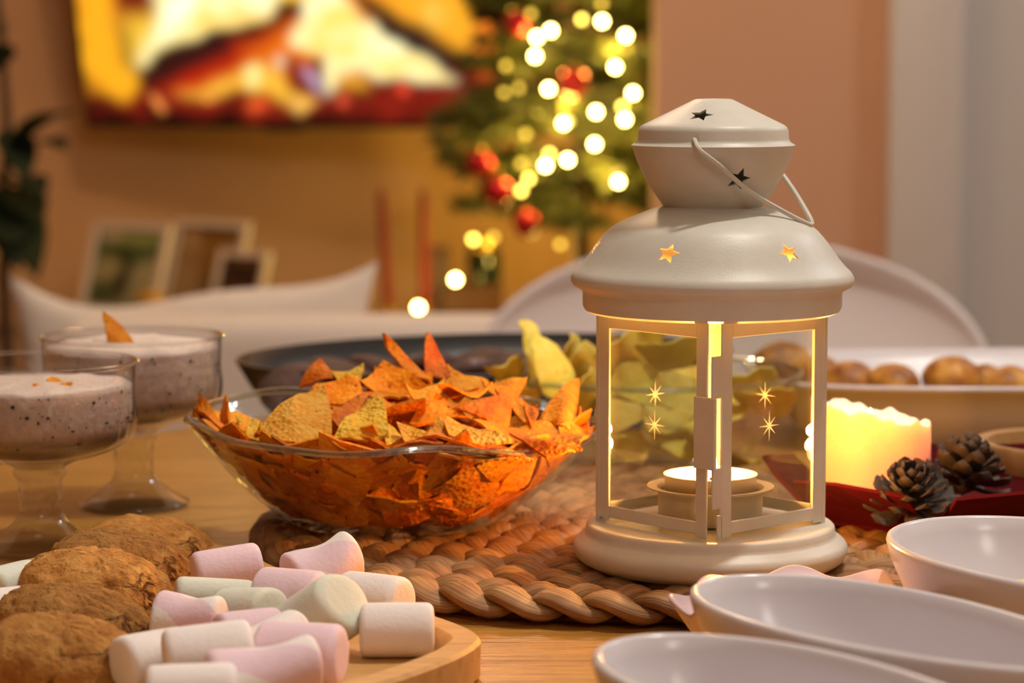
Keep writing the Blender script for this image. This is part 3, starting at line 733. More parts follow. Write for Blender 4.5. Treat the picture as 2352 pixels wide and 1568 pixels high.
pchips = [
 (1222,800,1.345,-12,-74,20,-6,.012,'tall narrow potato chip standing at the left of its bowl',.25),
 (1268,845,1.325,-20,-76,48,14,.010,'large pale potato chip facing out at the left of its bowl',.2),
 (1312,800,1.36,16,-34,14,8,.012,'thin potato chip standing behind the large pale one',.3),
 (1345,830,1.35,22,-40,34,18,.012,'yellow potato chip between the large pale one and the lantern',.3),
 (1165,850,1.34,40,-16,20,18,.02,'potato chip lying flat at the outer left of the bowl',.25),
 (1190,905,1.33,50,10,12,24,.015,'potato chip low on the left against the tortilla bowl',.25),
 (1355,900,1.315,30,-50,28,18,.015,'deep yellow potato chip touching the lantern edge',.25),
 (1440,815,1.345,50,-34,40,36,.015,'broad potato chip behind the left lantern pane, upper left',.3),
 (1540,810,1.345,72,-14,22,32,.016,'wide potato chip behind the left lantern pane, top',.25),
 (1470,880,1.325,50,40,40,-30,.012,'golden potato chip low behind the left lantern pane',.2),
 (1560,900,1.32,56,30,30,-34,.014,'potato chip low beside the front post of the lantern',.25),
 (1730,880,1.335,60,-12,22,30,.018,'potato chip behind the right lantern pane, upper',.25),
 (1760,920,1.32,74,-4,18,28,.016,'wide golden potato chip behind the right lantern pane, lower',.22),
 (1650,880,1.345,50,20,24,-28,.015,'potato chip hidden by the lantern front post',.2),
 (1420,950,1.305,56,14,20,-34,.012,'potato chip under the others at lower left of its bowl',.2),
 (1530,960,1.30,58,8,18,-30,.012,'potato chip under the others below the left pane star',.2),
 (1660,955,1.305,58,-8,18,-30,.012,'potato chip under the others behind the lantern post',.2),
 (1480,760,1.375,50,10,18,14,.03,'potato chip on top of the pile under the dome of the lantern',.3),
]
for i, q in enumerate(pchips): pchip(*q, seed=i)
rnd = random.Random(11)
for i in range(16):
    a = rnd.uniform(0, 2*pi); r = rnd.random()*.05; z = .012+rnd.random()*.035; c = PB + Vector((r*cos(a), r*sin(a), z))
    Rm = Euler((rnd.uniform(-.5,.5), rnd.uniform(-.5,.5), a)).to_matrix(); s = rnd.uniform(.016,.021)
    v, f = potato_vf(c, Rm @ Vector((s*1.25,0,0)), Rm @ Vector((0,s,0)), .2, 50+i)
    top('potato_chip', v, f, M['potato'], 'yellow potato chip buried inside the smaller glass bowl', 'chip', 'potato chips buried in the smaller bowl', ang=60)

# ------------------------------------------------------------------ goblets with herb dip
gob_out = [(0,.0), (.0272,.0), (.0285,.0012), (.0286,.0028), (.0270,.0040), (.020,.0082), (.0132,.0130), (.0108,.0165), (.0100,.0185), (.0098,.0240), (.0102,.0325), (.0110,.0345), (.0122,.0360), (.0125,.0378), (.0115,.0392), (.0135,.0410), (.0210,.0440), (.0340,.0478), (.0425,.0530), (.0450,.0600), (.0458,.0750), (.0463,.0880), (.0464,.0895)]
def facets(r, z, a):
    if .0520 < z < .074: return r*(1 + .030*abs(sin(18*a))**2*sin(pi*(z-.052)/.022)), z
    if .019 < z < .033: return r*(1 + .06*cos(8*a)*cos((z-.026)*600)), z
    return r, z
def goblet(loc, label):
    t = thing('dessert_goblet', loc, label, 'goblet', 'footed glasses of dip', (0,0,.3))
    fp = smooth_prof(gob_out[1:18], 4)
    low = [p for p in fp if p[1] <= .0425]
    part('stem_and_foot', *lathe([(0,0)] + low + [(0, low[-1][1])], 96, facets), M['stem_glass'], t, ang=50)
    up = smooth_prof(gob_out[14:], 5)
    part('bowl', *lathe(up, 120, facets), M['goblet'], t, ang=None)
    part('rim', *tube([(.0464*cos(2*pi*k/96), .0464*sin(2*pi*k/96), .0897) for k in range(96)], .0011, 8, True), M['goblet'], t)
    return t
def dip(loc, level, label, mound, seed):
    prof_ = [(0,.0432), (.0195,.0455), (.033,.0492), (.0408,.0542), (.0432,.0610), (.0438,.0680), (.0444,level-.002), (.0438,level), (.035,level+mound*.5), (.018,level+mound), (0,level+mound*.8)]
    def fn(r, z, a):
        if z > level-.0005: return r, z + .0016*mnoise.noise(Vector((r*90*cos(a), r*90*sin(a), seed)))
        return r, z
    v, f = lathe(prof_, 72, fn); v = [(x, y, z-.043) for x, y, z in v]
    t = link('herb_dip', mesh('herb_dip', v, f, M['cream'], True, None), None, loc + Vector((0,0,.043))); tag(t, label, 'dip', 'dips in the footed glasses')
    rn = random.Random(seed); fl = []
    for i in range(130):
        a = -pi/2 + rn.uniform(-1.7,1.7); z = rn.uniform(.052, level-.001); r = .0412 if z < .058 else .0444
        c = Vector((r*cos(a), r*sin(a), z-.043)); s = rn.choice((.0002,.0002,.0003,.0004,.0007)); z = z if rn.random() < .45 else rn.uniform(.052,.066)
        fl.append(sphere(s, 6, 4, (rn.uniform(.7,1.5), 1, rn.uniform(.6,1.4)), c))
    o = part('herb_flecks', *join(*fl), M['herb'], t); o['kind'] = 'stuff'
    return t
G1 = on(95, 1262, 0); G1 = Vector((at(95,1262,1.185).x, 1.185, TZ)); G2 = Vector((at(309,1150,1.305).x, 1.305, TZ))
goblet(G1, 'footed ribbed glass nearest the cookies, cut by the picture edge')
goblet(G2, 'footed ribbed glass farther back with a chip standing in it')
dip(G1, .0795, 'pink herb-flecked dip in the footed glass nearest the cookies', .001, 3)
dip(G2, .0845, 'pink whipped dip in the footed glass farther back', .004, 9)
def px_chip(pts, Ys, m, name, label, group=None, bow=.1):
    v, f = chip_vf(*[at(x, y, Y) for (x, y), Y in zip(pts, Ys)], bow=bow, seed=77); return top(name, v, f, m, label, 'chip', group, ang=60)
px_chip([(238,716),(254,800),(318,798)], (1.30,1.285,1.29), M['tortilla'], 'tortilla_chip', 'orange tortilla chip standing in the dip of the farther footed glass')
px_chip([(75,890),(120,872),(165,888)], (1.165,1.195,1.17), M['tortilla'], 'tortilla_chip', 'yellow-orange chip piece lying on the dip of the nearer footed glass', None, .03)

# ------------------------------------------------------------------ wooden tray with cookies and marshmallows
tray_pts = [(-.262,.985), (-.228,1.050), (-.182,1.118), (-.135,1.122), (-.092,1.048), (-.042,.982), (-.0145,.938), (-.014,.912), (-.030,.878), (-.060,.838), (-.120,.785), (-.200,.775), (-.262,.860)]
TRY = Vector((-.14, .93, TZ))
out = [Vector((p.x-TRY.x, p.y-TRY.y, 0)) for p in loopspline([(x, y, 0) for x, y in tray_pts], 8)]
def off(L_, d, z):
    n = len(L_); o = []
    for i in range(n):
        t = (L_[(i+1) % n] - L_[i-1]).normalized(); nn = Vector((t.y, -t.x, 0))
        o.append(Vector((L_[i].x, L_[i].y, 0)) - nn*d*SG + Vector((0,0,z)))
    return o
area = sum(out[i-1].x*out[i].y - out[i].x*out[i-1].y for i in range(len(out)))
SG = 1 if area > 0 else -1
lps = [off(out, .003, 0), off(out, .0003, .002), off(out, 0, .0145), off(out, .0012, .0160), off(out, .0105, .0160), off(out, .0118, .0150), off(out, .0150, .0085), off(out, .018, .0078)]
if area < 0: lps = [l[::-1] for l in lps]
top_o = part('serving_tray', *rings(lps), M['bamboo'], None, True, 35, loc=TRY)
tag(top_o, 'pale wooden serving tray with raised rim under the cookies and marshmallows', 'tray')
TF = .0080
def cookie(px, py, Y, rot, k, label, m, chips=(), sy=1.0, hz=.018):
    rn = random.Random(int(px)); off_ = Vector((rn.uniform(0,50), rn.uniform(0,50), 0))
    n, mm = 120, 26; V_, F_ = [], []
    def disp(d):
        q = d*2.6 + off_
        h = .16*mnoise.noise(q) + .10*mnoise.noise(q*2.3) + .055*mnoise.noise(q*6)
        cr_ = abs(mnoise.noise(q*1.5 + Vector((9,3,1)))); 
        h -= .30*max(0, 1-cr_/.085)*(.4+.6*abs(mnoise.noise(q*3+Vector((5,5,5)))))
        return 1 + h*.42
    pr = [(0,0)] + [(.0290*k*i/5, 0) for i in range(1, 6)] + [(.0305*k, .0015), (.0312*k,.0045)] + [(.0310*k*cos(t)**.62, .0045 + (hz-.0045)*sin(t)**.92) for t in [i*pi/2/17 for i in range(1, 17)]] + [(0,hz)]
    v, f = lathe(pr, n)
    vv = []
    for p in v:
        d = Vector((p[0]/.03, p[1]/.03, p[2]/.016)); s = disp(d) if p[2] > .001 else 1
        vv.append((p[0]*(1+(s-1)*.5), p[1]*(1+(s-1)*.5)*sy, p[2]*s))
    t = link('cookie', mesh('cookie', vv, f, m, True, None), None, at(px, py, Y), rot)
    tag(t, label, 'cookie', 'cookies on the wooden tray')
    for (x, y, z, s) in chips:
        part('chocolate_chunk', *sphere(s, 10, 7, (1.1,.8,1), (x, y, z)), M['choc'], t)
    return t
cookie(338, 1292, 1.112, (R(5), R(5), -.10), .98, 'oat cookie with dark chocolate chunks, farthest back in the row', M['cookie_light'], ((.0265,-.0125,.0085,.0034), (.0175,-.0195,.0085,.0036), (.004,-.0215,.0110,.0024), (.0290,-.002,.0085,.0024)), .78, .0190)
cookie(274, 1340, 1.064, (R(6), R(6), -.06), 1.0, 'crumbly brown cookie second from the back of the row', M['cookie_dark'], (), .74, .0215)
cookie(216, 1396, 1.013, (R(6), R(6), -.10), 1.03, 'cracked brown cookie in the middle of the row', M['cookie_light'], (), .74, .0230)
cookie(165, 1466, .958, (R(6), R(6), -.10), .98, 'darker smooth-topped cookie second from the front of the row', M['cookie_dark'], (), .76, .0195)
cookie(130, 1552, .897, (R(6), R(6), -.08), 1.0, 'brown cookie nearest the viewer in the row', M['cookie'], (), .80, .0205)
def mallow_mesh(kind):
    r, h, b = .0096, .0138, .0028
    pr = [(0,-h)] + [(r*.5,-h-.0002)] + [(r-b+b*sin(t), -h+b-b*cos(t)) for t in [i*pi/2/5 for i in range(6)]] + [(r*1.01, z) for z in (-.006, -.002, .002, .006)] + [(r-b+b*cos(t), h-b+b*sin(t)) for t in [i*pi/2/5 for i in range(6)]] + [(r*.5,h+.0002), (0,h)]
    fn = None
    if kind == 'twist': fn = lambda r_, z, a: (r_*(1+.16*cos(2*(a + z*75))), z)
    if kind == 'soft': fn = lambda r_, z, a: (r_*(1+.05*cos(2*a+1)+.03*sin(3*a)), z*(1+.05*cos(a)))
    if kind == 'plain': fn = lambda r_, z, a: (r_*(1+.02*cos(2*a)), z)
    v, f = lathe(pr, 40, fn); return v, f
MM = {}
for kd in ('plain','soft','twist'):
    for mm in ('white','pink','mint','twist'):
        MM[kd, mm] = mesh('marshmallow', *mallow_mesh(kd), M['mallow_'+mm], True, None)
def mm(px, py, z, az, el, kind, col, label, s=(1,1,1)):
    """az: direction of the axis on the table, el: its rise"""
    p = on(px, py, z); d = Vector((cos(R(az))*cos(R(el)), sin(R(az))*cos(R(el)), sin(R(el))))
    o = link('marshmallow', MM[kind, col], None, p); o.rotation_mode = 'QUATERNION'; o.rotation_quaternion = d.to_track_quat('Z', 'Y'); o.scale = s
    q = o.rotation_quaternion.to_euler(); o.rotation_mode = 'XYZ'; o.rotation_euler = q
    return tag(o, label, 'marshmallow', 'marshmallows on the wooden tray')
mm(522,1308,.0215, 18, 6,'plain','pink','plain pink marshmallow right beside the cookies, at the back',(1,1,1.02))
mm(744,1312,.0200, 35, 18,'twist','twist','pink and white twisted marshmallow at the back by the placemat',(1.3,1.3,1.05))
mm(668,1362,.0215,-22, 0,'plain','pink','plain pink marshmallow in front of the twisted one at the back',(1.02,1.02,1.0))
mm(492,1374,.0180, 4, -4,'soft','mint','flattened pale green marshmallow touching the middle cookie',(.9,.9,1.12))
mm(572,1402,.0170,-38, 8,'soft','mint','off-white squashed marshmallow between the two pale green ones',(1,1,.95))
mm(732,1420,.0200,-30, 34,'soft','mint','large pale green marshmallow standing tilted in the middle',(1.35,1.35,1.12))
mm(858,1378,.0180,-30, 0,'plain','white','white marshmallow lying behind the rightmost one',(1.12,1.12,1.02))
mm(912,1446,.0180, 2, 0,'plain','white','white marshmallow rightmost on the tray, beside the rim',(1.08,1.08,1.0))
mm(436,1422,.0180,-14, 0,'twist','twist','twisted pink and white marshmallow beside the darker cookie',(1,1,1.0))
mm(572,1458,.0170, 28, 0,'plain','pink','pink marshmallow half hidden behind the long white one',(1,1,.9))
mm(626,1470,.0200, 52, 10,'soft','white','small white marshmallow end-on between two pink ones',(.85,.85,1))
mm(352,1512,.0180, 40, 0,'plain','white','white marshmallow with pink side touching the nearest cookie',(1.05,1.05,1.0))
mm(392,1530,.0140, 60, 0,'plain','pink','pink marshmallow under the long white one',(1,1,1))
mm(478,1500,.0240, 14, 4,'plain','white','long white marshmallow lying across the front pile',(1.1,1.1,1.12))
mm(690,1502,.0200,-12, 0,'plain','pink','large pink marshmallow at the front of the pile',(1.2,1.2,1.12))
mm(606,1552,.0220, 24, 6,'twist','twist','twisted white and pink marshmallow foremost in the pile',(1.15,1.15,1.35))
mm(440,1592,.0200, 8, 0,'plain','white','white marshmallow cut by the bottom edge of the picture',(1.05,1.05,1.1))
mm(22,1345,.0160, 60, 0,'soft','mint','pale green marshmallow behind the cookies at the picture edge',(1,1,1))
mm(5,1402,.0160, 30, 0,'soft','white','whitish marshmallow left of the darker cookie',(1,1,1))

# ------------------------------------------------------------------ white bowls in front
def teardrop_bowl(c, ang, la, wb, label, H=.045, skew=.25):
    n = 96; loops = []
    def loop(k, z, shrink=0):
        o = []
        for i in range(n):
            a = 2*pi*i/n; x = cos(a); y = sin(a)
            wv = wb*(1 - skew*x)
            p = Vector(((la*k - shrink)*x, (wv*k - shrink)*y*(1+.0*x), z))
            o.append(p)
        return o
    prof_ = [(.50,0,0), (.60,.0,0), (.66,.0015,0), (.74,.008,0), (.88,.022,0), (.97,.036,0), (1.0,H-.002,0), (1.0,H-.0006,.0004), (1.0,H,.0014), (1.0,H,.0026), (1.0,H-.0008,.0036), (.985,H-.006,.0038), (.945,.030,.0038), (.83,.014,.0038), (.66,.006,.003), (.45,.0045,.002), (.2,.004,0)]
    v, f = rings([loop(*q) for q in prof_])
    t = link('ceramic_bowl', mesh('ceramic_bowl', v, f, M['china'], True, None), None, (c[0], c[1], TZ), (0,0,ang))
    return tag(t, label, 'bowl', 'white ceramic bowls in front')
teardrop_bowl((.086,.731), R(-55), .085, .041, 'glossy white oval bowl nearest the viewer, cut by the bottom edge', skew=.12)
teardrop_bowl((.126,.827), R(-54), .088, .042, 'glossy white oval bowl in the middle of the three, in front of the lantern', skew=.12)
teardrop_bowl((.212,.937), R(-66), .092, .055, 'glossy white oval bowl farthest back of the three, below the pine cones', skew=.12)
v, f = potato_vf(Vector((.199,.983,TZ+.017)), Vector((.013,-.002,.001)), Vector((.001,.009,.008)), .15, 91)
top('potato_chip', v, f, M['potato'], 'last yellow potato chip lying in the farthest white oval bowl', 'chip', ang=60)
# lilac scalloped dish
def scal(r, z, a):
    k = max(0, z-.006)/.022
    return r*(1+.05*k*cos(8*a)), z + .0022*k*cos(8*a)
sv, sf = lathe([(0,0), (.022,0), (.027,.002), (.036,.014), (.0425,.026), (.043,.028), (.0412,.0278), (.034,.0155), (.025,.005), (0,.004)], 128, scal)
sv = [Matrix.Rotation(R(47), 3, 'Z') @ Vector((p[0]*1.26, p[1]*.96, p[2]*.92)) for p in sv]
sd = part('scalloped_dish', sv, sf, M['pink_china'], None, True, None, loc=(.109,.956,TZ))
tag(sd, 'lilac pink dish with a scalloped rim between the lantern and the white bowls', 'dish')

# ------------------------------------------------------------------ right side: serving dish, rolls, wooden bowl
SDC = Vector((.345, 1.585, TZ))
def rrect(a, b, z, n=96, e=4.2):
    o = []
    for i in range(n):
        t = 2*pi*i/n; c, s = cos(t), sin(t)
        o.append(Vector((a*abs(c)**(2/e)*(1 if c >= 0 else -1), b*abs(s)**(2/e)*(1 if s >= 0 else -1), z)))
    return o
dz = [(.150,.068,0), (.160,.077,.0), (.164,.080,.003), (.180,.094,.022), (.188,.101,.036), (.196,.109,.0385), (.197,.110,.0405), (.195,.108,.0418), (.187,.100,.040), (.183,.096,.036), (.175,.089,.022), (.160,.074,.006), (.10,.05,.005)]
o = part('serving_dish', *rings([rrect(*q) for q in dz]), M['china'], None, True, None, loc=SDC)
tag(o, 'large white rectangular serving dish of baked rolls behind the pillar candle', 'dish')
rolls = [(1800,842,1.60,.0190,'baked roll seen through the right lantern pane'), (1953,880,1.575,.0165,'baked roll just right of the lantern in the white dish'), (2052,884,1.570,.0160,'baked roll second right of the lantern in the white dish'),
         (2186,872,1.575,.0175,'tallest baked roll, third right of the lantern in the white dish'), (2318,890,1.560,.0165,'baked roll at the right picture edge in the white dish'), (1880,865,1.62,.0165,'baked roll mostly hidden behind the lantern side'), (2260,880,1.62,.015,'baked roll behind the two rightmost ones in the white dish')]
for i, (x, y, Y, r, lab) in enumerate(rolls):
    p = at(x, y, Y); p.z = max(p.z, TZ + .006 + r*.8)
    v, f = sphere(r, 28, 16, (1.08, 1, .86))
    v = [tuple(Vector(q)*(1+.10*mnoise.noise(Vector(q)*70+Vector((i*9,0,0))))) for q in v]
    t = link('baked_roll', mesh('baked_roll', v, f, M['roll'], True, None), None, p, (0,0,i)); tag(t, lab, 'roll', 'baked rolls in the white dish')
WB = Vector((.288, 1.285, TZ))
o = part('wooden_bowl', *lathe([(0,0), (.036,0), (.042,.003), (.049,.022), (.0505,.036), (.049,.038), (.043,.0375), (.041,.030), (.036,.012), (0,.010)], 72), M['plate_wood'], None, True, 45, loc=WB)
tag(o, 'small round wooden bowl at the right edge beyond the pine cones', 'bowl')
M['orange_slice'] = speckled('dried_orange', [(.35, (.03,.012,.006)), (.55, (.45,.17,.02)), (.75, (.7,.38,.06))], 60, .6, .001, 90)
for i, (dx, dy, z, r, lab) in enumerate([(-.004,-.010,.030,.021,'round browned tart with a dark topping in the small wooden bowl'), (.018,.018,.040,.020,'second browned tart leaning in the back of the small wooden bowl')]):
    v, f = lathe([(0,-.006), (r*.8,-.006), (r,.0), (r*.98,.005), (r*.8,.007), (r*.55,.004), (0,.006)], 40, lambda r_, z_, a: (r_*(1+.03*sin(9*a)), z_+.0012*sin(5*a)*(r_>.005)))
    t = link('tart', mesh('tart', v, f, M['orange_slice'], True, None), None, WB + Vector((dx, dy, z)), (R(14), R(-8), i)); tag(t, lab, 'tart', 'tarts in the small wooden bowl')

# ------------------------------------------------------------------ black pan with chocolate cookies
PN = Vector((-.015, 1.628, TZ)); PA = R(22)
def oval(a, b, z, n=96): return [Vector((a*cos(2*pi*i/n), b*sin(2*pi*i/n), z)) for i in range(n)]
dz = [(.128,.078,0), (.138,.086,.001), (.158,.110,.030), (.166,.118,.0435), (.1665,.1185,.0455), (.164,.116,.0458), (.156,.108,.031), (.136,.086,.006), (.07,.04,.005)]
o = part('black_platter', *rings([oval(*q) for q in dz]), M['black_pan'], None, True, None, loc=PN, rot=(0,0,PA))
tag(o, 'deep black oval platter of chocolate cookies behind the tortilla chips', 'platter')
def ccookie(px, py, Y, k, tilt, lab, i):
    v, f = lathe([(0,0), (.027*k,0), (.030*k,.003*k), (.0295*k,.008*k), (.024*k,.0125*k), (.012*k,.015*k), (0,.0155*k)], 36)
    v = [tuple(Vector(q)*(1+.10*mnoise.noise(Vector(q)*60+Vector((i*7,0,0))))) for q in v]
    p = at(px, py+42, Y); p.z = max(p.z, TZ+.008)
    t = link('chocolate_cookie', mesh('chocolate_cookie', v, f, M['brownie'], True, None), None, p, (tilt, .15*sin(i*3), i)); tag(t, lab, 'cookie', 'sugared chocolate cookies in the black platter')
for i, (x, y, Y, k, tl, lab) in enumerate([
  (690,868,1.52,.95,.5,'sugared chocolate cookie leaning at the far left of the black platter'), (780,842,1.56,1,.35,'sugared chocolate cookie second from the left in the black platter'),
  (880,828,1.60,1,.3,'sugared chocolate cookie third from the left in the black platter'), (985,828,1.60,1,.4,'sugared chocolate cookie behind the two upright tortilla chips'),
  (1060,850,1.56,1.05,.5,'large sugared chocolate cookie right of the tallest tortilla chip'), (1100,815,1.64,1,.3,'sugared chocolate cookie in the back of the black platter, middle'),
  (1170,830,1.62,1,.4,'sugared chocolate cookie left of the tall potato chip'), (1290,800,1.68,1,.3,'sugared chocolate cookie behind the pale potato chip'),
  (1350,815,1.66,1,.3,'sugared chocolate cookie beside the lantern in the black platter'), (740,900,1.50,.9,.3,'sugared chocolate cookie low in the left of the black platter'), (900,880,1.53,1,.3,'sugared chocolate cookie hidden behind the tortilla heap')]):
    ccookie(x, y, Y, k*.86, tl, lab, i)

# ------------------------------------------------------------------ chair, sofa, cushion
ch = thing('shell_chair', (.2176, 2.28, 0), 'white moulded shell chair with rounded back, behind the lantern', 'chair', rot=(0,0,0))
def chair_shell():
    V_, F_ = [], []; nu, nv = 40, 60
    for j in range(nv+1):
        t = j/nv
        if t < .45:  # seat from front to crease
            q = t/.45; y = -.20 + .36*q; z = .43 + .012*cos(q*6) - .02*q; w_ = .20 + .03*sin(pi*q*.5)
        else:
            q = (t-.45)/.55; y = .16 + .085*q + .03*sin(pi*q*.5); z = .41 + .397*q; w_ = (.225 + .026*min(1, q/.6))*(1 if q < .66 else sqrt(max(0, 1-((q-.66)/.34)**2.15)))
        for i in range(nu+1):
            u = -1 + 2*i/nu; s = sin(u*pi/2)
            bulge = u*u*(.030 if t > .45 else .035)
            V_.append((s*w_, y - (bulge*1.5 if t > .45 else 0), z + (bulge if t < .45 else 0)))
    for j in range(nv):
        for i in range(nu): a = j*(nu+1)+i; F_.append((a, a+1, a+nu+2, a+nu+1))
    return V_, F_
sh = part('seat_shell', *chair_shell(), M['plastic'], ch, True, None); md = sh.modifiers.new('thick', 'SOLIDIFY'); md.thickness = .008
for sx in (-1, 1):
    for sy in (-1, 1): part('leg', *tube([(sx*.12, sy*.11, .42), (sx*.21, sy*.20, .0)], lambda t: .014-.004*t, 10), M['oak'], ch)
so = thing('sofa', (-.35, 2.79, 0), 'white fabric sofa seen from behind, beyond the table', 'sofa')
SX0 = at(60, 760, 2.5).x + .35; SX1 = .75
def bx2(x0, x1, y0, y1, z0, z1, b): return box(x1-x0, y1-y0, z1-z0, ((x0+x1)/2, (y0+y1)/2, (z0+z1)/2), b, 4)
part('backrest', *bx2(SX0, SX1, -.14, -.02, .10, .716, .03), M['sofa'], so)
part('seat', *bx2(SX0, SX1, -.02, .75, .10, .42, .03), M['sofa'], so)
part('armrest', *bx2(SX1-.16, SX1, .06, .75, .42, .60, .03), M['sofa'], so)
for x in (SX0+.08, SX1-.08):
    for y in (-.08, .68): part('leg', *lathe([(0,0), (.018,0), (.024,.10), (0,.10)], 12), M['oak'], so, loc=(x, y, 0))
def cushion(c, hw, hh, th, label, lean, dx, m, sag=.05, lift=.02):
    n = 36; V_, F_ = [], []
    for sgn in (1, -1):
        for j in range(n+1):
            for i in range(n+1):
                u, v = -1+2*i/n, -1+2*j/n
                x = hw*u*(1 - .10*(1-v*v)*1.0*(abs(u)**2)); z = hh*v*(1 - .0*(1-u*u))
                z += -sag*(1-u*u)*(.5+.5*v) + lift*u*(.5+.5*v) + .006*sin(4*u+1)*(1+v)
                t = ((1-u**2)*(1-v**2))**.42
                y = -sgn*th*t + .02*u*u*v
                V_.append((x, y, z))
    k = (n+1)**2
    for j in range(n):
        for i in range(n):
            a = j*(n+1)+i; F_.append((a, a+1, a+n+2, a+n+1)); F_.append((k+a, k+a+n+1, k+a+n+2, k+a+1))
    bm_v = V_
    o = part('cushion', bm_v, F_, m, None, True, None, loc=c, rot=(lean, 0, dx)); return tag(o, label, 'cushion')
PY = 2.865
pl, pr_ = at(14, 640, PY), at(866, 588, PY)
cm = (pl+pr_)/2
cushion((cm.x, PY, cm.z-.158), (pr_.x-pl.x)/2, .163, .055, 'off-white square cushion with pointed corners propped on the sofa', R(3), 0, M['fabric'], .046, .012)
pf = thing('armchair', (-.86, 2.85, 0), 'dark brown leather armchair beyond the goblets at the picture edge', 'chair')
part('back', *bx2(-.30, .245, -.10, .05, .12, .775, .05), M['leather'], pf)
part('seat', *bx2(-.30, .245, .05, .55, .12, .42, .05), M['leather'], pf)
for x in (-.25, .2):
    for y in (-.06, .5): part('leg', *lathe([(0,0), (.016,0), (.02,.12), (0,.12)], 10), M['oak'], pf, loc=(x, y, 0))

# ------------------------------------------------------------------ television
def paint_grid(nx, ny, W_, H_, fn, m, name, parent=None):
    V_, F_ = [], []
    for j in range(ny+1):
        for i in range(nx+1): V_.append((-W_/2+W_*i/nx, 0, H_*j/ny))
    for j in range(ny):
        for i in range(nx): a = j*(nx+1)+i; F_.append((a, a+1, a+nx+2, a+nx+1))
    me = mesh(name, V_, F_, m, False); col = fn(nx+1, ny+1)
    at_ = me.color_attributes.new('paint', 'FLOAT_COLOR', 'POINT')
    at_.data.foreach_set('color', np.concatenate([col, np.ones(col.shape[:2]+(1,))], 2).astype(np.float32).ravel())
    return link(name, me, parent)
def lin(c): c = np.array(c, float)/255; return np.where(c <= .04045, c/12.92, ((c+.055)/1.055)**2.4)
def inpoly(X, Y, P):
    r = np.zeros(X.shape, bool); n = len(P)
    for i in range(n):
        (x0, y0), (x1, y1) = P[i-1], P[i]
        if y0 == y1: continue
        r ^= ((y0 > Y) != (y1 > Y)) & (X < (x1-x0)*(Y-y0)/(y1-y0)+x0)
    return r.astype(float)
def blur(A, k):
    if k < 1: return A
    ker = np.exp(-np.arange(-2*k, 2*k+1)**2/(2*k*k)); ker /= ker.sum(); p = 2*k
    A = np.apply_along_axis(lambda q: np.convolve(np.pad(q, p, 'edge'), ker, 'valid'), 0, A)
    return np.apply_along_axis(lambda q: np.convolve(np.pad(q, p, 'edge'), ker, 'valid'), 1, A)
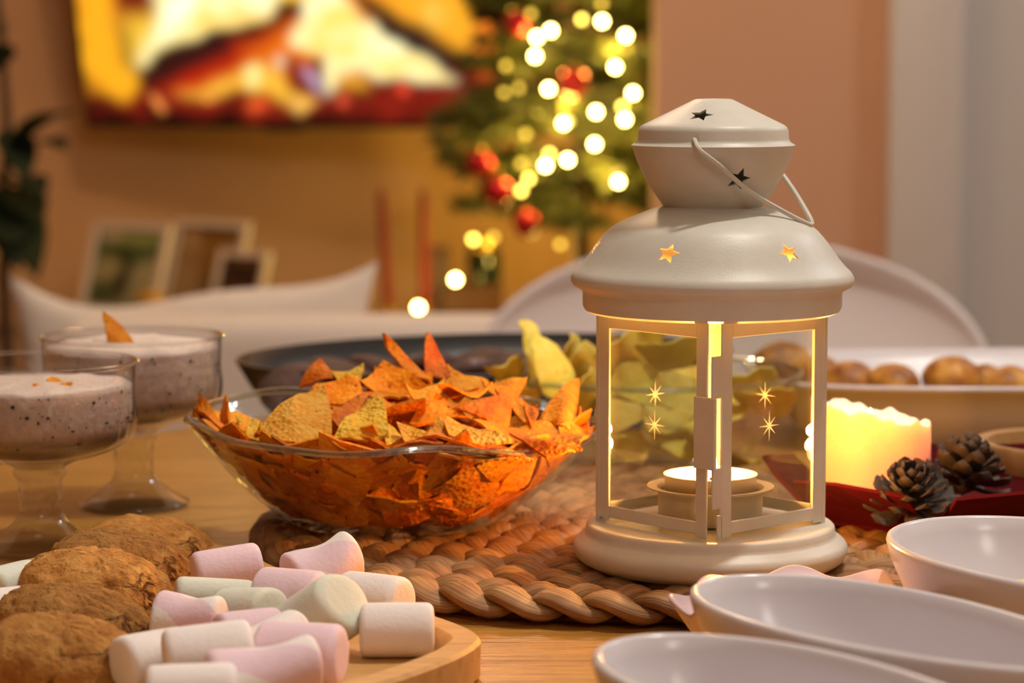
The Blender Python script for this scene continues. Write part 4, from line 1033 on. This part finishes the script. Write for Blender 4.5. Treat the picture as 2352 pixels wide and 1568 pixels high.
def fire(nx, ny):
    # picture coordinates of the fire film: x 0..960, y 0 (bottom) .. 540 up
    X, Y = np.meshgrid(np.linspace(185, 1145, nx), np.linspace(285, -285, ny)); C = np.zeros((ny, nx, 3))
    rs_ = np.random.RandomState(3)
    nz = blur(rs_.rand(ny, nx), 5); nz = (nz-nz.min())/(nz.max()-nz.min())
    wx = blur(rs_.rand(ny, nx), 4); wx = (wx-wx.mean())/wx.std(); wy = blur(rs_.rand(ny, nx), 4); wy = (wy-wy.mean())/wy.std(); X0, Y0 = X, Y
    X = X + 8*wx; Y = Y + 9*wy
    C[:] = lin((95,14,12))
    def lay(P, c, k=2, gain=1.0):
        m_ = blur(inpoly(X, Y, P), k)[..., None]; C[:] = C*(1-m_) + lin(c)*gain*m_
    lay([(185,-300),(1145,-300),(1145,120),(900,40),(300,60),(185,60)], (255,150,25), 5)
    lay([(270,-300),(420,-300),(400,0),(360,45),(275,50)], (120,20,12), 4)
    lay([(185,-300),(276,-300),(268,60),(310,235),(190,260)], (255,176,30), 3)
    lay([(290,60),(360,25),(420,-60),(720,-260),(760,-40),(600,60),(440,90),(380,140),(305,160)], (255,205,60), 5)
    lay([(370,-60),(560,-160),(690,-60),(640,20),(540,60),(460,75),(400,110),(340,150),(305,150),(360,80)], (255,250,190), 3, 1.1)
    lay([(400,-20),(470,-40),(440,60),(390,90)], (255,255,230), 3, 1.15)
    lay([(296,160),(345,146),(420,102),(472,70),(558,70),(610,44),(660,2),(704,-14),(745,20),(650,84),(520,136),(420,184),(316,236)], (46,12,14), 2)
    lay([(330,215),(520,120),(720,30),(760,80),(700,180),(560,190),(420,235)], (200,40,10), 4)
    lay([(560,130),(700,50),(760,60),(720,150),(600,150)], (245,130,20), 5)
    lay([(390,225),(500,180),(590,155),(650,165),(690,205),(720,230),(640,245),(560,200),(430,240)], (255,190,60), 3, 1.0)
    lay([(560,165),(610,155),(600,200),(570,195)], (255,240,150), 2, 1.0)
    lay([(705,-20),(790,-40),(830,30),(960,80),(1000,90),(1020,150),(1060,190),(950,190),(900,165),(800,175),(760,225),(735,232),(760,180),(770,120),(735,120),(690,100)], (255,248,190), 2, 1.15)
    lay([(640,130),(680,120),(660,160),(632,160)], (255,240,200), 2, 1.1)
    lay([(725,70),(755,70),(755,120),(720,120)], (255,215,60), 3, 1.2)
    lay([(815,-25),(870,-8),(1010,62),(1090,132),(1105,172),(1035,162),(960,100),(900,68)], (40,10,22), 2)
    lay([(870,-5),(1120,-60),(1145,130),(1090,140),(1000,60)], (255,175,40), 4)
    lay([(1000,10),(1030,20),(1020,60),(990,40)], (255,225,110), 4)
    lay([(1110,-60),(1145,-60),(1145,180),(1100,140)], (250,110,30), 4)
    lay([(660,140),(690,135),(720,150),(705,205),(670,200)], (110,14,18), 3)
    lay([(720,140),(740,140),(735,200),(720,195)], (215,190,225), 2, 1.1)
    lay([(790,170),(850,170),(840,235),(790,230)], (255,175,50), 4)
    lay([(185,170),(212,190),(250,240),(300,300),(185,300)], (120,14,10), 4)
    em = inpoly(X, Y, [(185,300),(185,255),(250,225),(300,235),(420,225),(560,230),(700,225),(850,205),(860,170),(930,180),(1000,200),(1145,210),(1145,300)])
    em = blur(em, 3)[..., None]; t = nz[..., None]
    emb = lin((30,2,6))*(1-t) + lin((200,40,24))*t**2
    C[:] = C*(1-em) + emb*em
    for (x, y, r, c) in [(360,252,16,(255,150,70)), (590,250,22,(240,90,40)), (800,245,18,(230,80,50)), (470,228,12,(255,170,70)), (930,205,18,(240,70,40)), (690,232,20,(255,190,90)), (1120,240,16,(230,90,60))]:
        g = np.exp(-((X-x)**2+(Y-y)**2)/(2*(r*.7)**2))[..., None]; C[:] = C*(1-g) + lin(c)*g
    dk = np.clip((Y0-246)/26, 0, 1)[..., None]*(.5+.5*(1-nz[..., None])); C[:] = C*(1-dk*.9)
    f = blur(rs_.rand(ny, nx), 5); f = np.clip((f-f.mean())/f.std()*.35+.6, 0, 1); lum = np.clip((C[..., 2]-.12)/.3, 0, 1)
    C[..., 2] *= 1-lum*(1-f)*.70; C[..., 1] *= 1-lum*(1-f)*.26
    return np.minimum(C, 1.3)*1.2
TVW, TVH = .985, .56
bl = at(203, 288, 5.50); br = at(1150, 288, 5.30)
tvc = (bl+br)/2; yaw = atan2(br.y-bl.y, br.x-bl.x); TVW = (br-bl).xy.length; TVH = TVW*.575
tv = thing('television', tvc, 'wall-mounted television showing a log fire film', 'television', rot=(R(9), 0, yaw))
tv.rotation_mode = 'ZXY' ; tv.rotation_euler = Euler((0,0,0))
tv.rotation_mode = 'QUATERNION'; tv.rotation_quaternion = (Matrix.Rotation(yaw, 3, 'Z') @ Matrix.Rotation(R(13), 3, 'X')).to_quaternion()
e_ = tv.rotation_quaternion.to_euler(); tv.rotation_mode = 'XYZ'; tv.rotation_euler = e_
part('case', *box(TVW+.012, .045, TVH+.014, (0, .026, TVH/2), .003), M['black'], tv, False)
scr = paint_grid(220, 130, TVW-.006, TVH-.008, fire, M['screen'], 'screen', tv); scr.location = (0, -.0012, .006)
part('sensor_bump', *box(.085, .02, .010, (-.02, .012, -.009), .003), M['black'], tv, False)
part('wall_bracket', *join(box(.2, .10, .2, (0, .095, TVH*.5), .004), box(.1, .2, .1, (0, .18, TVH*.5), .004)), M['black'], tv, False)

# ------------------------------------------------------------------ sideboard and what stands on it
SBZ = .487; SBY = 5.22
sbx0, sbx1 = -1.25, -.02
sb = thing('sideboard', ((sbx0+sbx1)/2, SBY, 0), 'low oak sideboard under the television', 'sideboard')
wS = sbx1-sbx0
part('body', *box(wS, .36, SBZ-.06, (0, 0, (SBZ+.06)/2 - .012), .004), M['oak'], sb, False)
part('worktop', *box(wS+.02, .38, .022, (0, 0, SBZ-.011), .003), M['oak'], sb, False)
for k in range(3): dd = part('door', *box(wS/3-.01, .018, SBZ-.12, ((k-1)*wS/3, -.188, SBZ/2+.01), .003), M['oak'], sb, False); part('knob', *sphere(.012, 10, 8), M['gold'], dd, loc=((k-1)*wS/3+.14, -.205, SBZ/2+.05))
for x in (-1, 1):
    for y in (-1, 1): part('leg', *lathe([(0,0), (.014,0), (.02,.08), (0,.08)], 10), M['oak'], sb, loc=(x*(wS/2-.06), y*.13, 0))
def blobs(bg, items):
    def fn(nx, ny):
        X, Y = np.meshgrid(np.linspace(0, 1, nx), np.linspace(0, 1, ny)); C = np.zeros((ny, nx, 3)); C[:] = lin(bg)
        for (x, y, rx, ry, c) in items:
            g = np.exp(-(((X-x)/rx)**2+((Y-y)/ry)**2)**2)[..., None]; C[:] = C*(1-g) + lin(c)*g
        return C
    return fn
def frame(px0, px1, ytop, lean_px, w_px, h_px, Y, label, fn, border):
    # bottom at sideboard height; leaning back and turned
    s = Y/FPX; W_ = w_px*s; H_ = h_px*s
    c = at((px0+px1)/2, 600, Y); t = thing('photo_frame', (c.x, Y, SBZ), label, 'photo frame', 'photo frames on the sideboard')
    t.rotation_euler = (Matrix.Rotation(R(-36), 3, 'Z') @ Matrix.Rotation(R(-17), 3, 'X')).to_euler()
    W_ *= 1.42
    b = border
    part('frame_border', *join(box(b, .014, H_, (-W_/2+b/2, 0, H_/2), .002), box(b, .014, H_, (W_/2-b/2, 0, H_/2), .002), box(W_-2*b+.002, .014, b, (0, 0, b/2), .002), box(W_-2*b+.002, .014, b, (0, 0, H_-b/2), .002)), M['frame'], t, False)
    ph = paint_grid(24, 30, W_-2*b, H_-2*b, fn, M['photo'], 'photograph', t); ph.location = (0, .001, b)
    part('back_stand', *join(box(W_-.004, .010, H_-.004, (0, .012, H_/2), .002), box(.05, .006, H_*.8, (.0, .045, H_*.40), .001)), M['stand'], t, False)
frame(178, 350, 485, 30, 175, 218, 5.13, 'leftmost white photo frame with a green garden picture', blobs((150,150,110), [(.5,.75,.6,.25,(70,95,45)), (.6,.92,.4,.12,(150,165,95)), (.2,.95,.2,.1,(200,190,150)), (.45,.4,.14,.4,(40,45,25)), (.2,.15,.2,.2,(60,80,40)), (.85,.45,.2,.2,(170,165,120)), (.25,.5,.2,.15,(165,160,110))]), .0165)
frame(378, 524, 485, 30, 160, 216, 5.20, 'white photo frame with a sepia picture, behind the smallest frame', blobs((165,130,85), [(.5,.95,.5,.15,(110,75,35)), (.6,.6,.2,.35,(150,105,30)), (.2,.85,.15,.15,(190,150,100)), (.7,.2,.2,.3,(110,80,25)), (.2,.3,.2,.25,(185,150,100))]), .016)
frame(478, 588, 545, 20, 112, 158, 5.07, 'smallest white photo frame with a dark brown picture', blobs((60,30,20), [(.5,.75,.3,.2,(40,25,18)), (.5,.3,.35,.2,(95,50,28)), (.5,.95,.5,.06,(120,85,55))]), .0150)
o = part('yellow_tumbler', *lathe([(0,0), (.020,0), (.024,.004), (.027,.052), (.0255,.053), (.022,.006), (0,.005)], 32), M['yellow'], None, True, 45, loc=(at(340,660,5.02).x, 5.065, SBZ)); tag(o, 'small yellow glass tumbler in front of the green garden photo', 'tumbler')
# red tapers in holders
for px, tilt, lab in ((893, 3.2, 'red taper candle nearer the cushion corner, leaning slightly'), (977, .8, 'red taper candle standing beside the brown box')):
    c = at(px, 715, 5.06); t = thing('taper_candle', (c.x, 5.06, SBZ), lab, 'candle', 'red taper candles on the sideboard', (0, R(-tilt), 0))
    part('holder', *lathe([(0,0), (.028,0), (.030,.004), (.012,.010), (.011,.024), (.014,.028), (0,.028)], 24), M['gold'], t)
    part('taper', *lathe([(0,.02), (.0112,.02), (.0105,.10), (.0085,.24), (.004,.258), (0,.262)], 20), M['red_wax'], t)
    part('wick', *tube([(0,0,.26), (.001,0,.268)], .0008, 5), M['wick'], t)
c = at(1008, 640, 5.11)
t = thing('wooden_box', (c.x, 5.15, SBZ), 'tall dark brown wooden box beside the red taper', 'box')
part('box_body', *box(.042, .05, .128, (0, 0, .064), .003), M['brown_wood'], t, False); part('lid', *box(.045, .053, .012, (0, 0, .134), .002), M['brown_wood'], t, False)
c = at(1085, 690, 5.10)
t = thing('wooden_casket', (c.x, 5.14, SBZ), 'low dark brown casket carrying the green jar', 'box')
part('casket_body', *box(.125, .09, .052, (0, 0, .026), .004), M['brown_wood'], t, False); part('lid', *box(.13, .095, .012, (0, 0, .058), .003), M['brown_wood'], t, False)
c = at(1113, 600, 5.12)
t = thing('lidded_jar', (c.x, 5.12, SBZ+.064), 'dark green glass jar with golden lid on the low casket', 'jar')
part('jar_body', *lathe([(0,0), (.030,0), (.034,.004), (.035,.055), (.030,.068), (0,.068)], 32), M['jar'], t)
part('lid', *lathe([(0,.068), (.031,.068), (.032,.072), (.030,.090), (.012,.096), (0,.097)], 32), M['gold'], t)

# ------------------------------------------------------------------ house plant on the left
PL = Vector((at(20, 600, 4.6).x, 4.6, 0))
pt = thing('potted_plant', PL, 'dark drooping broad-leaved house plant left of the television', 'plant')
part('pot', *lathe([(0,0), (.13,0), (.15,.02), (.17,.28), (.165,.30), (.15,.30), (.145,.26), (0,.26)], 32), M['clay'], pt)
part('stem', *tube([(0,0,.25), (-.01,0,.6), (.0,.01,.9), (-.02,0,1.25)], lambda q: .014-.008*q, 8), M['bark'], pt)
def leaf_vf(base, dirv, ln, wd, droop):
    base, d = Vector(base), Vector(dirv).normalized(); side = d.cross(Vector((0,0,1))).normalized(); V_ = []; F_ = []; n = 12
    for i in range(n+1):
        t = i/n; p = base + d*(ln*t) + Vector((0,0,-droop*ln*t*t)); w_ = wd*sin(pi*min(1, t*.97+.03))**.8*(1-.3*t)
        V_ += [p - side*w_ + Vector((0,0,.15*w_)), p, p + side*w_ + Vector((0,0,.15*w_))]
    V_ += [q + Vector((0,0,-.0015)) for q in V_[:]]; k = 3*(n+1)
    for i in range(n):
        for j in (0, 1):
            a = i*3+j; F_.append((a, a+1, a+4, a+3)); F_.append((k+a, k+a+3, k+a+4, k+a+1))
    return V_, F_
leafs = []
def lf(bx, by, tx, ty, wd, dr, dy=0.0):
    b = at(bx, by, 4.6) - PL; e = at(tx, ty, 4.6+dy) - PL; d = e-b; l0 = d.length; d.z += dr*l0; ln = d.length; dr = dr*l0/ln
    leafs.append((b, d, ln, wd))
    part('leaf', *leaf_vf(b, d, ln, wd*1.45, dr), M['leaf'], pt)
lf(25,350,176,262,.050,.60,-.03); lf(30,345,152,345,.052,.5,-.05); lf(20,300,60,420,.03,.4,-.1)
lf(10,430,90,520,.050,.4,-.05); lf(20,440,85,640,.048,.3,-.04); lf(0,430,40,620,.05,.3,-.1); lf(5,420,100,450,.04,.5,-.1)
lf(0,140,14,40,.02,.2); lf(-5,160,10,100,.022,.4,-.05); lf(-20,500,30,560,.06,.3,-.12); lf(-30,420,-90,520,.05,.4); lf(-20,250,-90,300,.04,.5)
for b, d, ln, wd in leafs: pass

# ------------------------------------------------------------------ christmas tree
TRX = at(1335, 500, 4.88).x; TRC = Vector((TRX, 4.88, 0))
tr = thing('christmas_tree', TRC, 'slim decorated christmas tree between the television and the wall corner', 'tree')
part('tree_pot', *lathe([(0,0), (.11,0), (.13,.02), (.15,.24), (.145,.26), (.13,.26), (.125,.22), (0,.22)], 24), M['clay'], tr)
part('trunk', *tube([(0,0,.2), (0,0,1.0), (.01,0,2.05)], lambda q: .020-.014*q, 10), M['bark'], tr)
def branch_mesh(seed):
    rn = random.Random(seed); V_, F_ = [], []
    def spike(p, d, ln, w_):
        s = d.cross(Vector((rn.uniform(-1,1), rn.uniform(-1,1), rn.uniform(-1,1)))).normalized()*w_
        k = len(V_); V_.extend([p-s, p+s, p+d*ln]); F_.append((k, k+1, k+2))
    twigs = [(Vector((0,0,0)), Vector((1,0,-.06)), 1.0)]
    for i in range(9):
        t = .18+.09*i; sg = 1 if i % 2 else -1
        twigs.append((Vector((t,0,-.06*t)), Vector((.75, sg*rn.uniform(.6,.9), rn.uniform(-.1,.2))).normalized(), .42*(1.1-t)+.10))
    for b, d, ln in twigs:
        v, f = tube([b, b+d*ln*.5+Vector((0,0,.01)), b+d*ln], .008, 4); k = len(V_); V_.extend(v); F_.extend([tuple(q+k for q in x) for x in f])
        for q in range(int(100*ln)+18):
            t = rn.random()**.8; p = b + d*(ln*t)
            dd = (d*rn.uniform(.4,1.0) + Vector((rn.uniform(-1,1), rn.uniform(-1,1), rn.uniform(-.8,.8)))*.8).normalized()
            spike(p, dd, rn.uniform(.10,.17), .014)
    return mesh('branch', V_, F_, M['needle'], False)
BM_ = [branch_mesh(s) for s in range(5)]
rn = random.Random(21)
zb_, zt_ = .74, 2.05
k = 0; z = zb_
while z < zt_:
    q = (z-zb_)/(zt_-zb_); ln = .238*(1-q)**.70 + .05
    nb = 8 if q < .6 else 6
    for i in range(nb):
        a = 2*pi*i/nb + k*.7 + rn.uniform(-.25,.25); l2 = ln*rn.uniform(.8,1.08)
        o = link('branch', BM_[rn.randrange(5)], tr, (0, 0, z+rn.uniform(-.025,.025)), (rn.uniform(-.3,.3), rn.uniform(.0,.22)-.10, a), (l2, l2, l2))
    z += .066; k += 1
# baubles
def bauble(px, py, Y, r, label):
    p = at(px, py, Y); t = thing('bauble', p, label, 'bauble', 'red baubles on the tree')
    part('ball', *sphere(r, 28, 18), M['bauble'], t)
    part('cap', *lathe([(0,r*.95), (r*.26,r*.94), (r*.26,r*1.14), (0,r*1.16)], 14), M['gold'], t)
    part('hook', *tube([(0,0,r*1.15), (.004,0,r*1.4), (0,.004,r*1.75), (0,.03,r*1.9)], .0008, 5), M['gold'], t)
bauble(1102,377,4.66,.0262,'red bauble highest on the left side of the tree'); bauble(1143,440,4.64,.0275,'red bauble in the middle of the three on the left'); bauble(1207,513,4.64,.0255,'red bauble lowest on the tree'); bauble(1317,190,4.60,.0275,'red bauble in the middle of the tree among the lights'); bauble(1186,52,4.68,.024,'red bauble near the upper left of the tree')
# fairy lights
def light_string(name, pts, label, r=.0062):
    P = [at(x, y, Y) for x, y, Y, b in pts]
    t = thing(name, P[0], label, 'fairy lights')
    for (x, y, Y, b), p in zip(pts, P):
        o = part('bulb', *sphere(r if b != 'd' else r*1.0, 12, 8, (1,1,1)), M['bulb_'+b], t, True, None, loc=p-P[0])
    part('cable', *tube([p - P[0] + Vector((0,.010,.004)) for p in bez(P, 4)], .0011, 5), M['cable'], t)
    return t
FL = [(1178,27,4.70,'d'), (1219,32,4.72,'d'), (1337,45,4.70,'m'), (1383,49,4.58,'b'), (1437,82,4.56,'b'), (1265,70,4.58,'b'), (1233,86,4.58,'b'), (1229,129,4.57,'b'), (1413,154,4.56,'b'), (1162,151,4.68,'d'), (1158,213,4.68,'d'), (1192,202,4.68,'d'), (1260,204,4.56,'b'), (1454,214,4.55,'b'), (1430,245,4.60,'m'), (1435,274,4.55,'b'), (1369,257,4.56,'b'), (1294,283,4.57,'b'), (1229,254,4.68,'d'), (1208,308,4.68,'d'), (1262,354,4.60,'m'), (1366,331,4.57,'b'), (1304,367,4.56,'b'), (1253,380,4.58,'b'), (1197,375,4.66,'d'), (1214,411,4.62,'m'), (1197,438,4.58,'m'), (1420,417,4.56,'b'), (1287,561,4.66,'d'), (1382,8,4.66,'d'), (1240,258,4.72,'d'), (1305,278,4.64,'m')]
light_string('fairy_light_string', FL, 'warm yellow fairy lights wound over the christmas tree')
light_string('fairy_light_string', [(961,706,4.60,'b'), (1046,642,4.72,'b'), (1087,550,4.85,'m'), (1133,545,5.0,'d')], 'short string of warm lights trailing below the tree beside the tapers', .0068)  # last dim bulb stands in for glints at the jar lid
for x, y, Y, p in ((1240,100,4.68,.9), (1410,110,4.68,.9), (1300,250,4.66,.9), (1430,260,4.68,.9), (1230,370,4.68,.7), (1390,390,4.70,.7), (1290,450,5.1,1.6), (1330,120,5.15,1.6), (1240,560,4.9,.8), (1000,660,4.95,.2)):
    lamp('fairy_glow', at(x, y, Y), p*3.2, (1, .64, .11), .02)
